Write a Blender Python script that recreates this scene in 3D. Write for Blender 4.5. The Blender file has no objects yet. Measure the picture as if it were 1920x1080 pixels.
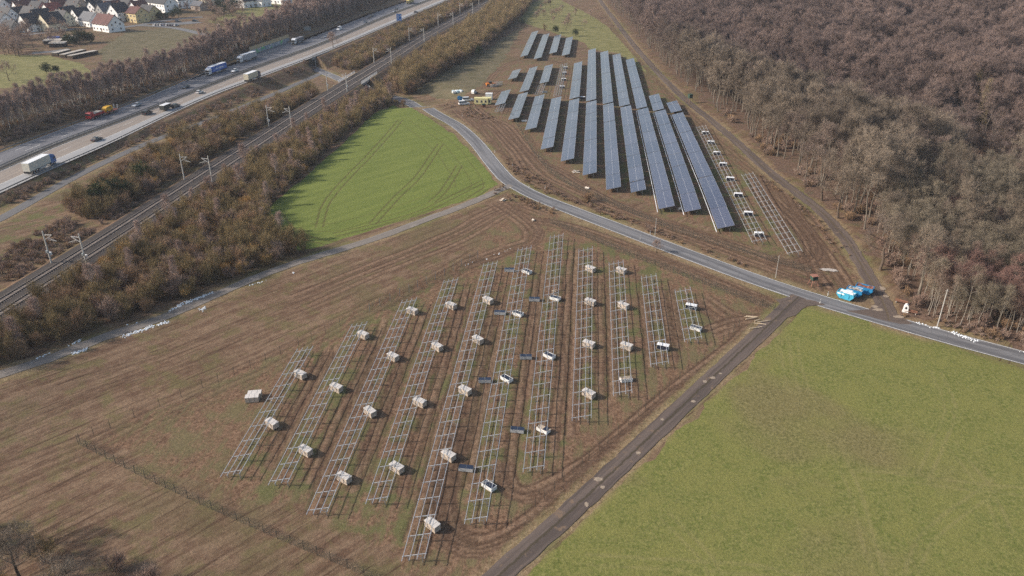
import bpy, math, random
import numpy as np
from math import radians as R, sin, cos, pi, sqrt, atan2, hypot
from mathutils import Vector, Matrix

# ------------------------------------------------------------ camera, sky, sun
F = 1450.0; PITCH = 26.72; CZ = 85.0
scene = bpy.context.scene
cam_d = bpy.data.cameras.new("camera"); cam = bpy.data.objects.new("camera", cam_d)
scene.collection.objects.link(cam); scene.camera = cam
cam_d.sensor_width = 36; cam_d.lens = F / 1920 * 36
cam_d.clip_start = 0.5; cam_d.clip_end = 6000
cam.location = (0, 0, CZ); cam.rotation_euler = (R(90 - PITCH), 0, 0)
w = bpy.data.worlds.new("World"); scene.world = w; w.use_nodes = True
nt = w.node_tree; nt.nodes.clear()
SUN_EL = 30.0; SUN_AZ = atan2(-0.99, -0.10)      # vector towards the sun: x=-.99 y=-.10
sky = nt.nodes.new('ShaderNodeTexSky'); sky.sky_type = 'NISHITA'; sky.sun_disc = False
sky.sun_elevation = R(SUN_EL); sky.sun_rotation = SUN_AZ % (2*pi)
sky.air_density = 1.3; sky.dust_density = 3.0; sky.ozone_density = 1.0
bg = nt.nodes.new('ShaderNodeBackground'); bg.inputs[1].default_value = 0.105
wo = nt.nodes.new('ShaderNodeOutputWorld')
nt.links.new(sky.outputs[0], bg.inputs[0]); nt.links.new(bg.outputs[0], wo.inputs[0])
sun_d = bpy.data.lights.new("sun", 'SUN'); sun_d.energy = 3.2; sun_d.angle = R(0.8); sun_d.color = (1.0, .90, .80)
sun = bpy.data.objects.new("sun", sun_d); scene.collection.objects.link(sun)
_s = Vector((-0.99*cos(R(SUN_EL)), -0.10*cos(R(SUN_EL)), sin(R(SUN_EL))))
sun.rotation_euler = _s.to_track_quat('Z', 'Y').to_euler()
sun.location = (-200, -50, 200)
scene.view_settings.view_transform = 'Standard'; scene.view_settings.look = 'None'
scene.view_settings.exposure = 0.7; scene.view_settings.gamma = 1
scene.cycles.use_denoising = False; scene.cycles.use_adaptive_sampling = False; scene.cycles.sample_clamp_indirect = 2.0; scene.cycles.max_bounces = 5; scene.cycles.diffuse_bounces = 2; scene.cycles.glossy_bounces = 2
scene.cycles.transparent_max_bounces = 12; scene.cycles.volume_bounces = 0

HAZE = 0.00011
random.seed(7)
COL = scene.collection
def smooth(a, b, x):
    t = np.clip((x - a) / (b - a), 0, 1); return t*t*(3 - 2*t)

# ------------------------------------------------------------ value noise
def vnoise(x, y, s, seed=0):
    x = np.asarray(x, float) / s; y = np.asarray(y, float) / s
    xi = np.floor(x); yi = np.floor(y); fx = x - xi; fy = y - yi
    fx = fx*fx*(3-2*fx); fy = fy*fy*(3-2*fy)
    def h(a, b):
        v = np.sin(a*127.1 + b*311.7 + seed*74.7) * 43758.5453
        return v - np.floor(v)
    return (h(xi, yi)*(1-fx) + h(xi+1, yi)*fx)*(1-fy) + (h(xi, yi+1)*(1-fx) + h(xi+1, yi+1)*fx)*fy

# ------------------------------------------------------------ unprojection (photo measurements -> world metres)
_sp, _cp = sin(R(PITCH)), cos(R(PITCH))
def ray(px, py):
    a = (px - 960) / F; b = (540 - py) / F
    return (a, _cp + b*_sp, -_sp + b*_cp)
def at_z(px, py, z):
    d = ray(px, py); t = (z - CZ) / d[2]
    return (d[0]*t, d[1]*t)
Z_RAIL = 4.0; Z_MOT = 5.0
rail_px = [(-160, 680), (0, 577), (240, 425), (480, 268), (640, 166), (730, 111), (805, 64), (920, 2), (970, -25)]
RAIL = [at_z(x, y, Z_RAIL) for x, y in rail_px]
med_px = [(-160, 385), (0, 316), (100, 273), (250, 217), (375, 167), (480, 127), (605, 82), (730, 29), (812, -2), (900, -35)]
MED = [at_z(x, y, Z_MOT) for x, y in med_px]
outR_px = [(-160, 437), (0, 362), (120, 307), (207, 269), (375, 189), (480, 148), (605, 100), (730, 47), (840, 0), (920, -30)]
OUTR = [at_z(x, y, Z_MOT) for x, y in outR_px]
outL_px = [(-160, 350), (0, 286), (44, 269), (165, 224), (260, 189), (385, 135), (480, 98), (572, 68), (630, 47), (730, 6), (800, -22), (880, -50)]
OUTL = [at_z(x, y, Z_MOT) for x, y in outL_px]
def resample(pts, step):
    pts = [Vector((p[0], p[1])) for p in pts]
    P = [pts[0]*2 - pts[1]] + pts + [pts[-1]*2 - pts[-2]]
    out = []
    for i in range(1, len(P)-2):
        n = max(2, int((P[i+1]-P[i]).length/step))
        for k in range(n):
            t = k/n
            q = 0.5*((2*P[i]) + (P[i+1]-P[i-1])*t + (2*P[i-1]-5*P[i]+4*P[i+1]-P[i+2])*t*t + (3*P[i]-P[i-1]-3*P[i+1]+P[i+2])*t**3)
            out.append((q.x, q.y))
    out.append(tuple(pts[-1])); return out
def sdist(pts, X, Y, signed=True):
    """distance to a polyline; positive on the right-hand side of its direction"""
    X = np.asarray(X, float); Y = np.asarray(Y, float)
    best = np.full(X.shape, 1e9); sg = np.ones(X.shape)
    for (x0, y0), (x1, y1) in zip(pts[:-1], pts[1:]):
        dx, dy = x1-x0, y1-y0; L2 = dx*dx+dy*dy
        t = np.clip(((X-x0)*dx + (Y-y0)*dy)/L2, 0, 1)
        d = np.hypot(X-(x0+t*dx), Y-(y0+t*dy))
        s = np.sign((X-x0)*dy - (Y-y0)*dx)
        m = d < best; best = np.where(m, d, best); sg = np.where(m, s, sg)
    return best*sg if signed else best
ROWA = R(5.9)
def h_base(X, Y):
    X = np.asarray(X, float); Y = np.asarray(Y, float)
    a = X*sin(ROWA) + Y*cos(ROWA)
    k = 8.0
    lo = 0.045*(a - 85)
    z = lo - 0.055*k*np.logaddexp(0, (a-212)/k)          # bends from +4.5 % to -1 %
    z = np.where(a > 420, z + 0.01*(a-420), z)
    # wooded slope on the right: flat, a small valley, then the hillside
    v = (X-104)*0.908 + (Y-323)*0.42
    wx = smooth(88, 135, X)
    z = z + wx*(-15*np.exp(-((v-28)/22)**2) + 55*(1-np.exp(-0.17*22*np.logaddexp(0, (v-48)/22)/55)))
    z = z + wx*3.0*(vnoise(X, Y, 60, 3) - .5) + wx*smooth(40, 110, v)*22*(vnoise(X*.8+Y*.6, Y*.4-X*.3, 75, 19) - .5)
    return z
def h_left(X, Y, dm):
    # dm: signed distance to the median (negative = village side)
    z = np.where(dm < 0, Z_MOT + 5.0*smooth(20, 42, -dm) + 2*(vnoise(X, Y, 70, 5)-.5)*smooth(25, 60, -dm), 3.0 - 2.2*smooth(85, 25, sdist(UNDER, X, Y, False)))
    return z
UNDER_px = [(540, 108), (590, 128), (640, 149), (690, 166), (722, 179), (765, 191)]
UNDER = [at_z(x, y, 0.5) for x, y in UNDER_px]
def terrain(X, Y, cuts=True):
    X = np.asarray(X, float); Y = np.asarray(Y, float)
    dr = sdist(RAIL, X, Y); dm = sdist(MED, X, Y)
    wl = smooth(8, 45, dr)                       # 0 near/left of the railway, 1 on the fields
    z = h_left(X, Y, dm)*(1-wl) + h_base(X, Y)*wl
    du = sdist(UNDER, X, Y, False)
    near = smooth(30, 12, du) if cuts else 0
    z = z*(1-near*0.8) + 0.2*near*0.8
    er = Z_RAIL - 0.12 - np.maximum(0, np.abs(dr) - 6.2)*0.55
    c = sdist(MOTC, X, Y, False)
    em = Z_MOT - 0.15 - np.maximum(0, c - 17.5)*0.5
    if cuts:
        er = np.where(du < 4.2, -50, er); em = np.where(du < 5.0, -50, em)
    z = np.where(dm > -16, np.maximum(z, em), z)
    z = np.where((dm <= -16) , np.maximum(z, em), z)
    z = np.maximum(z, er)
    z = np.where(c < 15.8, np.where(du < 5.0, z, Z_MOT - 0.15) if cuts else Z_MOT-.15, z)
    return z
_m = resample(MED, 25)
MOTC = []
for i, p in enumerate(_m):                       # centre of the whole motorway
    MOTC.append(p)
def hz(x, y): return float(terrain(np.array([x]), np.array([y]))[0])
def P(px, py, up=0.0):
    """photo point -> world point lying 'up' metres above the terrain"""
    d = ray(px, py); t = 75.0; prev = t
    for k in range(500):
        x, y, z = d[0]*t, d[1]*t, CZ + d[2]*t
        g = hz(x, y) + up
        if z <= g: break
        prev = t; t += max(0.6, (z-g)*0.7)
    lo, hi = prev, t
    for k in range(14):
        m = (lo+hi)/2; x, y, z = d[0]*m, d[1]*m, CZ + d[2]*m
        if z <= hz(x, y) + up: hi = m
        else: lo = m
    return Vector((d[0]*hi, d[1]*hi, hz(d[0]*hi, d[1]*hi)))
def P2(px, py, up=0.0):
    v = P(px, py, up); return (v.x, v.y)
def proj(x, y, z):
    zc = y*_cp - (z-CZ)*_sp; v = y*_sp + (z-CZ)*_cp
    return 960 + F*x/zc, 540 - F*v/zc

# ------------------------------------------------------------ materials
def new_mat(name):
    m = bpy.data.materials.new(name); m.use_nodes = True
    m.node_tree.nodes.clear(); return m
class NT:
    def __init__(s, m): s.m = m; s.t = m.node_tree
    def n(s, typ, props=None, ins=None):
        nd = s.t.nodes.new('ShaderNode' + typ)
        for k, v in (props or {}).items(): setattr(nd, k, v)
        for k, v in (ins or {}).items():
            i = nd.inputs[k]
            if isinstance(v, bpy.types.NodeSocket): s.t.links.new(v, i)
            else: i.default_value = v
        return nd
    def math(s, op, a, b=0.0, clamp=False):
        return s.n('Math', {'operation': op, 'use_clamp': clamp}, {0: a, 1: b}).outputs[0]
    def mix(s, f, a, b, mode='MIX'):
        def c(v): return v if isinstance(v, bpy.types.NodeSocket) else (tuple(v) + (1,) if len(v) == 3 else v)
        return s.n('Mix', {'data_type': 'RGBA', 'blend_type': mode}, {0: f, 6: c(a), 7: c(b)}).outputs[2]
    def noise(s, vec, scale, detail=3, rough=.6, dist=0):
        return s.n('TexNoise', None, {'Vector': vec, 'Scale': scale, 'Detail': detail, 'Roughness': rough, 'Distortion': dist}).outputs[0]
    def mapr(s, v, a, b, c=0, d=1):
        return s.n('MapRange', {'interpolation_type': 'SMOOTHSTEP'}, {0: v, 1: a, 2: b, 3: c, 4: d}).outputs[0]
    def coords(s, kind='Object'): return s.n('TexCoord').outputs[kind]
    def mapping(s, vec, rot=0, sc=(1, 1, 1)):
        r = s.n('Mapping', None, {'Vector': vec, 'Rotation': (0, 0, rot)}).outputs[0] if rot else vec
        return s.n('Mapping', None, {'Vector': r, 'Scale': sc}).outputs[0]
    def out(s, col, rough=.8, metal=0, normal=None, spec=.3, alpha=None, extra=None):
        b = s.n('BsdfPrincipled')
        def st(k, v):
            if isinstance(v, bpy.types.NodeSocket): s.t.links.new(v, b.inputs[k])
            else: b.inputs[k].default_value = (tuple(v)+(1,) if isinstance(v, (tuple, list)) and len(v) == 3 else v)
        st('Base Color', col); st('Roughness', rough); st('Metallic', metal); st('Specular IOR Level', spec)
        if normal is not None: st('Normal', normal)
        if alpha is not None: st('Alpha', alpha)
        for k, v in (extra or {}).items(): st(k, v)
        o = s.n('OutputMaterial'); s.t.links.new(b.outputs[0], o.inputs[0]); return b
MATS = {}
def paint(name, col, rough=.5, metal=0, var=.12, scale=1.5, spec=.4):
    """surface with slight mottling so that nothing is perfectly flat"""
    if name in MATS: return MATS[name]
    m = new_mat(name); t = NT(m)
    v = t.coords()
    n = t.noise(v, scale, 4, .65)
    c = t.mix(t.mapr(n, .3, .7), [x*(1-var) for x in col], [min(1, x*(1+var)) for x in col])
    t.out(c, rough, metal, spec=spec); MATS[name] = m; return m
def twig_mat(name, a, b, c=None):
    m = new_mat(name); t = NT(m)
    rnd = t.n('ObjectInfo').outputs['Random']
    pos = t.n('NewGeometry').outputs['Position']
    n = t.noise(pos, .12, 2); 
    f = t.math('ADD', t.math('MULTIPLY', rnd, .7), t.math('MULTIPLY', t.math('SUBTRACT', n, .5), 1.1), True)
    col = t.mix(f, a, b)
    if c: col = t.mix(t.mapr(t.noise(pos, .05, 2), .52, .66), col, c)
    t.out(col, .85, spec=.15); MATS[name] = m; return m

# ------------------------------------------------------------ mesh helpers
class MB:
    def __init__(s): s.v = []; s.f = []; s.uv = None
    def box(s, x0, x1, y0, y1, z0, z1, M=None):
        b = len(s.v)
        p = [(x0,y0,z0),(x1,y0,z0),(x1,y1,z0),(x0,y1,z0),(x0,y0,z1),(x1,y0,z1),(x1,y1,z1),(x0,y1,z1)]
        if M is not None: p = [tuple(M @ Vector(q)) for q in p]
        s.v += p; s.f += [tuple(b+i for i in q) for q in ((0,3,2,1),(4,5,6,7),(0,1,5,4),(1,2,6,5),(2,3,7,6),(3,0,4,7))]
        return s
    def bar(s, a, b, w, h=None):
        a = Vector(a); b = Vector(b); h = h or w; d = b-a; L = d.length
        if L < 1e-6: return s
        q = d.to_track_quat('X', 'Z').to_matrix().to_4x4(); M = Matrix.Translation(a) @ q
        return s.box(0, L, -w/2, w/2, -h/2, h/2, M)
    def tube(s, pts, rad, n=6, cap=True):
        b0 = len(s.v); k = len(pts)
        for i, p in enumerate(pts):
            p = Vector(p); d = (Vector(pts[min(i+1, k-1)]) - Vector(pts[max(i-1, 0)])).normalized()
            u = d.orthogonal().normalized() if abs(d.z) < .99 else Vector((1, 0, 0)); u = (u - d*u.dot(d)).normalized(); w_ = d.cross(u)
            r = rad[i] if hasattr(rad, '__len__') else rad
            for j in range(n):
                t = 2*pi*j/n; s.v.append(tuple(p + u*r*cos(t) + w_*r*sin(t)))
        for i in range(k-1):
            for j in range(n):
                a = b0+i*n+j; c = b0+i*n+(j+1) % n; s.f.append((a, c, c+n, a+n))
        if cap:
            s.f.append(tuple(b0+j for j in range(n))[::-1]); s.f.append(tuple(b0+(k-1)*n+j for j in range(n)))
        return s
    def prism(s, prof, y0, y1, M=None, inset=0, axis='y'):
        """profile of (x,z) points extruded along y; inset narrows the y1/y0 sides for points above given z"""
        b = len(s.v); n = len(prof); p = []
        for yy in (y0, y1):
            for (x, z) in prof: p.append((x, yy, z) if axis == 'y' else (yy, x, z))
        if M is not None: p = [tuple(M @ Vector(q)) for q in p]
        s.v += p; s.f.append(tuple(b+i for i in range(n))); s.f.append(tuple(b+n+i for i in range(n))[::-1])
        for i in range(n):
            j = (i+1) % n; s.f.append((b+i, b+n+i, b+n+j, b+j))
        return s
    def hexa(s, lo, hi):
        """lo, hi: four corner points each"""
        b = len(s.v); s.v += [tuple(q) for q in lo] + [tuple(q) for q in hi]
        s.f += [tuple(b+i for i in q) for q in ((0,3,2,1),(4,5,6,7),(0,1,5,4),(1,2,6,5),(2,3,7,6),(3,0,4,7))]; return s
    def disc(s, c, r, y0, y1, n=12):
        """wheel: axis along y"""
        return s.tube([(c[0], y0, c[1]), (c[0], y1, c[1])], r, n)
    def cyl(s, x, y, z0, z1, r, n=10, r1=None):
        return s.tube([(x, y, z0), (x, y, z1)], [r, r if r1 is None else r1], n)
    def mesh(s, name, m, smooth_=False):
        me = bpy.data.meshes.new(name); me.from_pydata(s.v, [], s.f)
        for mm in (m if isinstance(m, (list, tuple)) else [m]): me.materials.append(mm)
        if smooth_: me.shade_smooth()
        me.update(); return me
    def obj(s, name, m, parent=None, loc=None, rz=0, smooth_=False, bevel=0):
        me = s.mesh(name, m, smooth_); o = bpy.data.objects.new(name, me); COL.objects.link(o)
        if bevel:
            bv = o.modifiers.new('b', 'BEVEL'); bv.width = bevel; bv.segments = 2; bv.limit_method = 'ANGLE'
        if parent: o.parent = parent
        if loc is not None: o.location = loc; o.rotation_euler = (0, 0, rz)
        return o
def tag(o, label=None, cat=None, group=None, kind=None):
    if label: o['label'] = label
    if cat: o['category'] = cat
    if group: o['group'] = group
    if kind: o['kind'] = kind
    return o
def thing(name, label, cat, loc=(0, 0, 0), rz=0, group=None):
    o = bpy.data.objects.new(name, None); COL.objects.link(o); o.empty_display_size = .5
    o.location = loc; o.rotation_euler = (0, 0, rz)
    return tag(o, label, cat, group)
KIDS = {}
def copy_tree(root, loc, rz=0, label=None, group=None, scale=None):
    r = root.copy(); COL.objects.link(r); r.location = loc; r.rotation_euler = (0, 0, rz)
    if scale is not None: r.scale = scale if hasattr(scale, '__len__') else (scale,)*3
    if label: r['label'] = label
    if group: r['group'] = group
    if root not in KIDS: KIDS[root] = [(c, list(c.children)) for c in root.children]
    for c, gs in KIDS[root]:
        d = c.copy(); COL.objects.link(d); d.parent = r
        for g in gs: e = g.copy(); COL.objects.link(e); e.parent = d
    return r
def ordinal(i): return ['first','second','third','fourth','fifth','sixth','seventh','eighth','ninth','tenth','eleventh','twelfth','thirteenth','fourteenth','fifteenth','sixteenth'][i]
# ------------------------------------------------------------ ground layout (all traced once, in world metres)
def pts(L, up=0): return [P2(x, y, up) for x, y in L]
ROAD = pts([(722,179),(765,191),(812,210),(858,236),(893,268),(922,304),(948,334),(975,352),(1015,372),(1100,405),(1200,443),(1300,481),(1400,518),(1500,552),(1600,582),(1700,611),(1800,639),(1920,671),(2080,716),(2300,780)])
ROAD = resample(UNDER[:-2], 6)[:-1] + resample(ROAD, 6)
FARM = resample(pts([(1498,556),(1478,574),(1440,611),(1350,695),(1228,810),(1094,936),(950,1066),(840,1165),(740,1260)]), 4)
PATH = resample(pts([(-180,770),(0,702),(90,673),(190,634),(300,597),(400,555),(470,524),(560,491),(640,467),(720,441),(800,411),(880,381),(958,347)]), 4)
TRACK = resample(pts([(1668,602),(1655,565),(1622,508),(1585,448),(1545,402),(1500,366),(1440,320),(1390,274),(1340,231),(1290,191),(1250,153),(1212,112),(1182,77),(1152,37),(1130,8),(1120,-8)]), 5)
SLIP = resample(pts([(-160,485),(0,410),(70,371),(140,332),(220,293),(300,259),(400,222),(480,190),(550,160),(600,138)]), 6)

POLY = {}
POLY['wheat'] = [pts([(738,196),(800,218),(848,250),(888,290),(922,330),(935,346),(900,366),(800,399),(700,431),(600,462),(560,470),(500,455),(470,420),(500,392),(580,325),(650,262),(700,215)])]
POLY['meadow'] = [pts([(970,1092),(1120,948),(1262,818),(1448,642),(1502,578),(1545,572),(1700,626),(1920,690),(2200,775),(2300,1200),(1500,1300),(860,1220)]),
    pts([(985,8),(1040,-6),(1110,30),(1140,50),(1192,108),(1215,140),(1160,100),(1105,92),(1095,80),(1010,52),(972,40)]),
    pts([(-60,100),(90,104),(150,118),(190,150),(100,160),(0,165),(-80,160)]),
    pts([(390,40),(470,10),(560,-8),(640,-20),(560,20),(470,45),(430,52)]),
    ]
POLY['mud'] = [pts([(955,360),(985,372),(1120,422),(1300,490),(1480,560),(1462,590),(1350,690),(1220,806),(1080,935),(940,1075),(880,1110),(760,1060),(690,1000),(380,905),(160,825),(520,665),(700,560),(880,470),(940,410)]),
    pts([(870,200),(905,185),(965,215),(1030,300),(1110,345),(1240,410),(1420,465),(1500,490),(1540,425),(1590,470),(1640,560),(1600,575),(1500,545),(1300,470),(1200,432),(1010,360),(940,310),(900,250)]),
    pts([(905,150),(930,120),(960,115),(1100,120),(1240,150),(1330,250),(1460,345),(1520,440),(1500,480),(1380,450),(1240,400),(1050,310),(900,215)])]
POLY['lush'] = [pts([(0,430),(120,355),(210,310),(200,350),(90,420),(0,500),(-80,520),(-80,440)]), pts([(0,372),(120,318),(300,238),(480,160),(590,115),(480,178),(300,252),(120,335),(0,400)]), pts([(430,880),(560,650),(700,590),(1000,450),(1130,440),(1300,520),(1330,610),(1220,700),(1100,800),(1000,900),(880,990),(760,1050),(600,960)]),
    pts([(1110,95),(1200,110),(1260,170),(1420,350),(1490,470),(1440,470),(1240,395),(1150,320)]),
    pts([(1300,460),(1460,510),(1530,520),(1520,535),(1400,505),(1250,455),(1110,400),(1130,395)])]
POLY['fallow'] = [pts([(780,170),(850,120),(905,100),(960,60),(985,50),(975,58),(935,125),(905,158),(860,185)]),
    pts([(180,95),(240,60),(330,50),(400,60),(360,90),(300,110),(200,118)])]
POLY['litter'] = [pts([(1140,0),(1178,50),(1218,95),(1262,140),(1322,190),(1365,225),(1412,268),(1468,318),(1535,368),(1590,415),(1650,500),(1690,572),(1740,600),(1920,655),(2300,765)]) + [(600,100),(900,1500),(120,1500)]]
POLY['slope'] = [pts([(0,275),(160,215),(400,120),(480,90),(700,0),(600,-20),(400,75),(200,150),(0,215)])]

def grow(start, stop, step, g):
    out = [start]
    while abs(out[-1]-start) < abs(stop-start): out.append(out[-1] + (step if stop > start else -step)); step *= g
    return out
xs = sorted(set(np.round(np.concatenate([grow(-112, -250, 1.1, 1.0), grow(-251, -1400, 2.0, 1.08), np.arange(-111.5, 128, .38), grow(128.5, 300, 1.6, 1.0), grow(302, 1400, 2.5, 1.08)]), 3)))
ys = sorted(set(np.round(np.concatenate([grow(52, -250, 1.5, 1.12), np.arange(52.5, 240, .38), np.arange(240, 420, .75), np.arange(420, 520, 1.1), grow(521, 2400, 1.2, 1.04)]), 3)))
xs = np.array(xs); ys = np.array(ys); NX, NY = len(xs), len(ys)
GX, GY = np.meshgrid(xs, ys)
def pip(poly, X, Y):
    ins = np.zeros(X.shape, bool); n = len(poly)
    for i in range(n):
        x0, y0 = poly[i]; x1, y1 = poly[(i+1) % n]
        if y0 == y1: continue
        c = ((y0 > Y) != (y1 > Y)) & (X < (x1-x0)*(Y-y0)/(y1-y0) + x0)
        ins ^= c
    return ins
def mask(name, warp=1.2, blur=2):
    wx = GX + (vnoise(GX, GY, 5, 11)-.5)*2*warp + (vnoise(GX, GY, 1.6, 12)-.5)*warp
    wy = GY + (vnoise(GX, GY, 5, 13)-.5)*2*warp + (vnoise(GX, GY, 1.6, 14)-.5)*warp
    m = np.zeros(GX.shape, bool)
    for p in POLY[name]: m |= pip(p, wx, wy)
    m = m.astype(float)
    for _ in range(blur):
        m[1:-1, :] = (m[:-2] + 2*m[1:-1] + m[2:])/4; m[:, 1:-1] = (m[:, :-2] + 2*m[:, 1:-1] + m[:, 2:])/4
    return m
def line_field(field, poly, width, amp=1.0, wob=0.0, seed=0):
    """max-blend a soft line into a grid field (only the cells near it are touched)"""
    for k, ((x0, y0), (x1, y1)) in enumerate(zip(poly[:-1], poly[1:])):
        r = width*2.5 + .6
        i0, i1 = np.searchsorted(xs, min(x0, x1)-r), np.searchsorted(xs, max(x0, x1)+r)
        j0, j1 = np.searchsorted(ys, min(y0, y1)-r), np.searchsorted(ys, max(y0, y1)+r)
        if i1 <= i0 or j1 <= j0: continue
        X = GX[j0:j1, i0:i1]; Y = GY[j0:j1, i0:i1]
        dx, dy = x1-x0, y1-y0; L2 = dx*dx+dy*dy+1e-9
        t = np.clip(((X-x0)*dx + (Y-y0)*dy)/L2, 0, 1)
        d = np.hypot(X-(x0+t*dx), Y-(y0+t*dy))
        sub = field[j0:j1, i0:i1]; np.maximum(sub, amp*np.clip(1.3 - d/width, 0, 1), out=sub)
def offset(poly, o):
    out = []; n = len(poly)
    for i in range(n):
        a = poly[max(0, i-1)]; b = poly[min(n-1, i+1)]; dx, dy = b[0]-a[0], b[1]-a[1]; L = hypot(dx, dy) or 1
        out.append((poly[i][0] + dy/L*o, poly[i][1] - dx/L*o))
    return out
def wobble(poly, amp, seed, s=14):
    return [(x + (float(vnoise(x, y, s, seed))-.5)*2*amp, y + (float(vnoise(x, y, s, seed+50))-.5)*2*amp) for x, y in poly]

mWheat = mask('wheat', .5, 1); mMead = mask('meadow', .6, 1); mMud = mask('mud', 2.5, 3); mLush = mask('lush', 3, 4)
mFal = mask('fallow', 1.5, 1); mLit = mask('litter', 3, 3); mSl = mask('slope', 3, 3)
rut = np.zeros(GX.shape); pale = np.zeros(GX.shape); clear = np.zeros(GX.shape); verge = np.zeros(GX.shape); tram = np.zeros(GX.shape); churn = np.zeros(GX.shape)
for poly, wd in ((ROAD, 3.2), (FARM, 2.2), (PATH, 1.7), (TRACK, 2.2), (SLIP, 2.2)):
    line_field(clear, poly, wd*1.35)
    line_field(verge, poly, wd + (4.6 if poly is ROAD else 2.8))
clear = np.clip(clear*2, 0, 1)

# ---- steel rack rows of the near field: px of (left,right) top corners then (left,right) bottom corners
NEAR = [((559,655),(586,649),(446,891),(417,892)), ((661,609),(688,603),(538,906),(505,908)), ((754,565),(782,557),(611,962),(577,963)),
        ((833,526),(859,520),(724,942),(686,943)), ((907,495),(933,489),(794,1049),(755,1051)), ((971,467),(997,460),(911,979),(872,981)),
        ((1033,443),(1055,437),(1016,882),(984,884)), ((1086,468),(1110,462),(1106,786),(1075,788)), ((1143,493),(1167,487),(1183,739),(1152,741)),
        ((1203,518),(1229,513),(1252,683),(1222,687)), ((1266,543),(1293,539),(1315,636),(1285,641))]
UPR = [((1306,237),(1321,235),(1435,449),(1413,456)), ((1391,327),(1410,323),(1503,472),(1479,477)), ((1052,120),(1063,119),(1051,179),(1038,181))]
NEARW = []
for c in NEAR + UPR:
    t = P2((c[0][0]+c[1][0])/2, (c[0][1]+c[1][1])/2, 1.3); b = P2((c[2][0]+c[3][0])/2, (c[2][1]+c[3][1])/2, 1.3)
    NEARW.append((b, t))
# tyre ruts in the alleys
rr = random.Random(4)
for i in range(len(NEAR)-1):
    (b0, t0), (b1, t1) = NEARW[i], NEARW[i+1]
    for k in range(5):
        f = rr.choice([.32, .42, .55, .62, .7]) + rr.uniform(-.05, .05)
        e0, e1 = rr.uniform(0, .3), rr.uniform(.7, 1)
        bb = (b0[0]*(1-f)+b1[0]*f, b0[1]*(1-f)+b1[1]*f); tt = (t0[0]*(1-f)+t1[0]*f, t0[1]*(1-f)+t1[1]*f)
        L = [(bb[0]+(tt[0]-bb[0])*u, bb[1]+(tt[1]-bb[1])*u) for u in np.linspace(e0, e1, 26)]
        L = wobble(L, .55, i*7+k)
        a = rr.uniform(.35, .95)
        line_field(rut, L, .26, a); line_field(rut, offset(L, 1.75), .26, a*.9)
        if a > .6: line_field(churn, offset(L, .9), 1.3, a*.8)
def ruts(L, n=1, spread=1.0, amp=.8, w=.28, seed=0):
    w = w*.95; amp = min(1, amp*1.35)
    base = resample(pts(L), 3)
    for k in range(n):
        o = (k-(n-1)/2 + rr.uniform(-.45, .45))*spread
        q = wobble(wobble(offset(base, o), .8, seed+k*5+1, 24), .4, seed+k*3, 7)
        a = amp*rr.uniform(.6, 1)
        line_field(rut, q, w, a); line_field(rut, offset(q, 1.7), w, a*.85); line_field(churn, offset(q, .85), 1.5, a)
ruts([(845,880),(838,930),(846,985),(880,1012),(925,1008),(985,975),(1060,915),(1140,850),(1240,770),(1330,700),(1410,625)], 4, 1.0, 1, .3, 3)
ruts([(868,800),(855,860),(850,930),(862,985),(905,1000)], 4, .9, 1, .3, 8)
ruts([(952,870),(958,905),(985,922),(1040,905),(1120,850),(1240,752),(1330,680),(1400,615)], 4, .9, 1, .3, 13)
ruts([(1325,560),(1370,590),(1420,600),(1465,590)], 5, 1.3, .9, .3, 23)
ruts([(1330,620),(1370,605),(1440,596)], 5, 1.2, .9, .3, 29)
ruts([(1000,410),(1060,418),(1150,447),(1280,495),(1400,545),(1460,575)], 4, 1.2, .8, .35, 31)
ruts([(560,560),(700,500),(850,440),(960,385),(1020,400)], 4, 2.2, .55, .35, 37)
ruts([(940,380),(1000,420),(1010,450),(960,470),(880,500)], 4, 1.3, .6, .3, 41)
ruts([(875,205),(920,240),(965,290),(1000,330),(1060,362),(1120,390),(1220,425),(1330,462),(1440,500),(1530,530)], 7, 1.9, .9, .4, 43)
ruts([(905,215),(950,235),(1000,290),(1060,325),(1130,365),(1230,410),(1400,465)], 3, 1.3, .9, .35, 53)
ruts([(1445,335),(1490,400),(1530,450),(1560,500),(1590,545)], 6, 2.0, .9, .4, 61)
ruts([(1470,380),(1520,440),(1535,480),(1500,500),(1440,490)], 4, 1.2, .9, .35, 71)
ruts([(1235,150),(1270,190),(1330,250),(1400,310),(1470,370),(1530,430)], 3, 2, .6, .4, 75)
ruts([(985,215),(930,200),(900,195),(930,170),(975,180),(1060,195),(1200,212)], 4, 1.5, .7, .5, 83)
ruts([(905,160),(940,125),(975,112),(1020,112),(1100,120),(1112,88),(1130,84)], 2, 1.5, .5, .45, 87)
ruts([(-20,905),(120,850),(300,770),(480,690),(650,600),(800,530),(905,475)], 3, 3.5, .4, .4, 90)
ruts([(-20,800),(150,720),(330,660),(500,590),(650,530)], 3, 3.0, .4, .4, 93)
for s_ in range(11):                                                       # mud churned around racks
    b, t = NEARW[s_]
# tramlines through the winter wheat
TL = [([(690,215),(620,275),(560,330),(500,395),(472,420)], 1), ([(755,225),(700,290),(660,330),(620,380),(605,425)], 1), ([(832,270),(790,330),(750,370),(718,405),(705,420)], 1),
      ([(868,310),(850,340),(835,362),(815,380)], 1), ([(625,437),(700,420),(780,398),(850,365),(900,340)], 1), ([(530,400),(548,425),(590,445),(640,452),(720,430),(850,385),(910,350)], 1)]
for L, _ in TL:
    q = wobble(resample(pts(L), 3), .25, 5); line_field(tram, q, .22, .8); line_field(tram, offset(q, 2.0), .22, .8)
for o in (-3, 0, 4, 9): 
    q = wobble(resample(pts([(560,455),(640,452),(760,418),(900,368),(925,345),(905,310),(860,262),(800,222)]), 3), .5, 9+o); line_field(tram, offset(q, -o-3), .18, .45)
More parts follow.
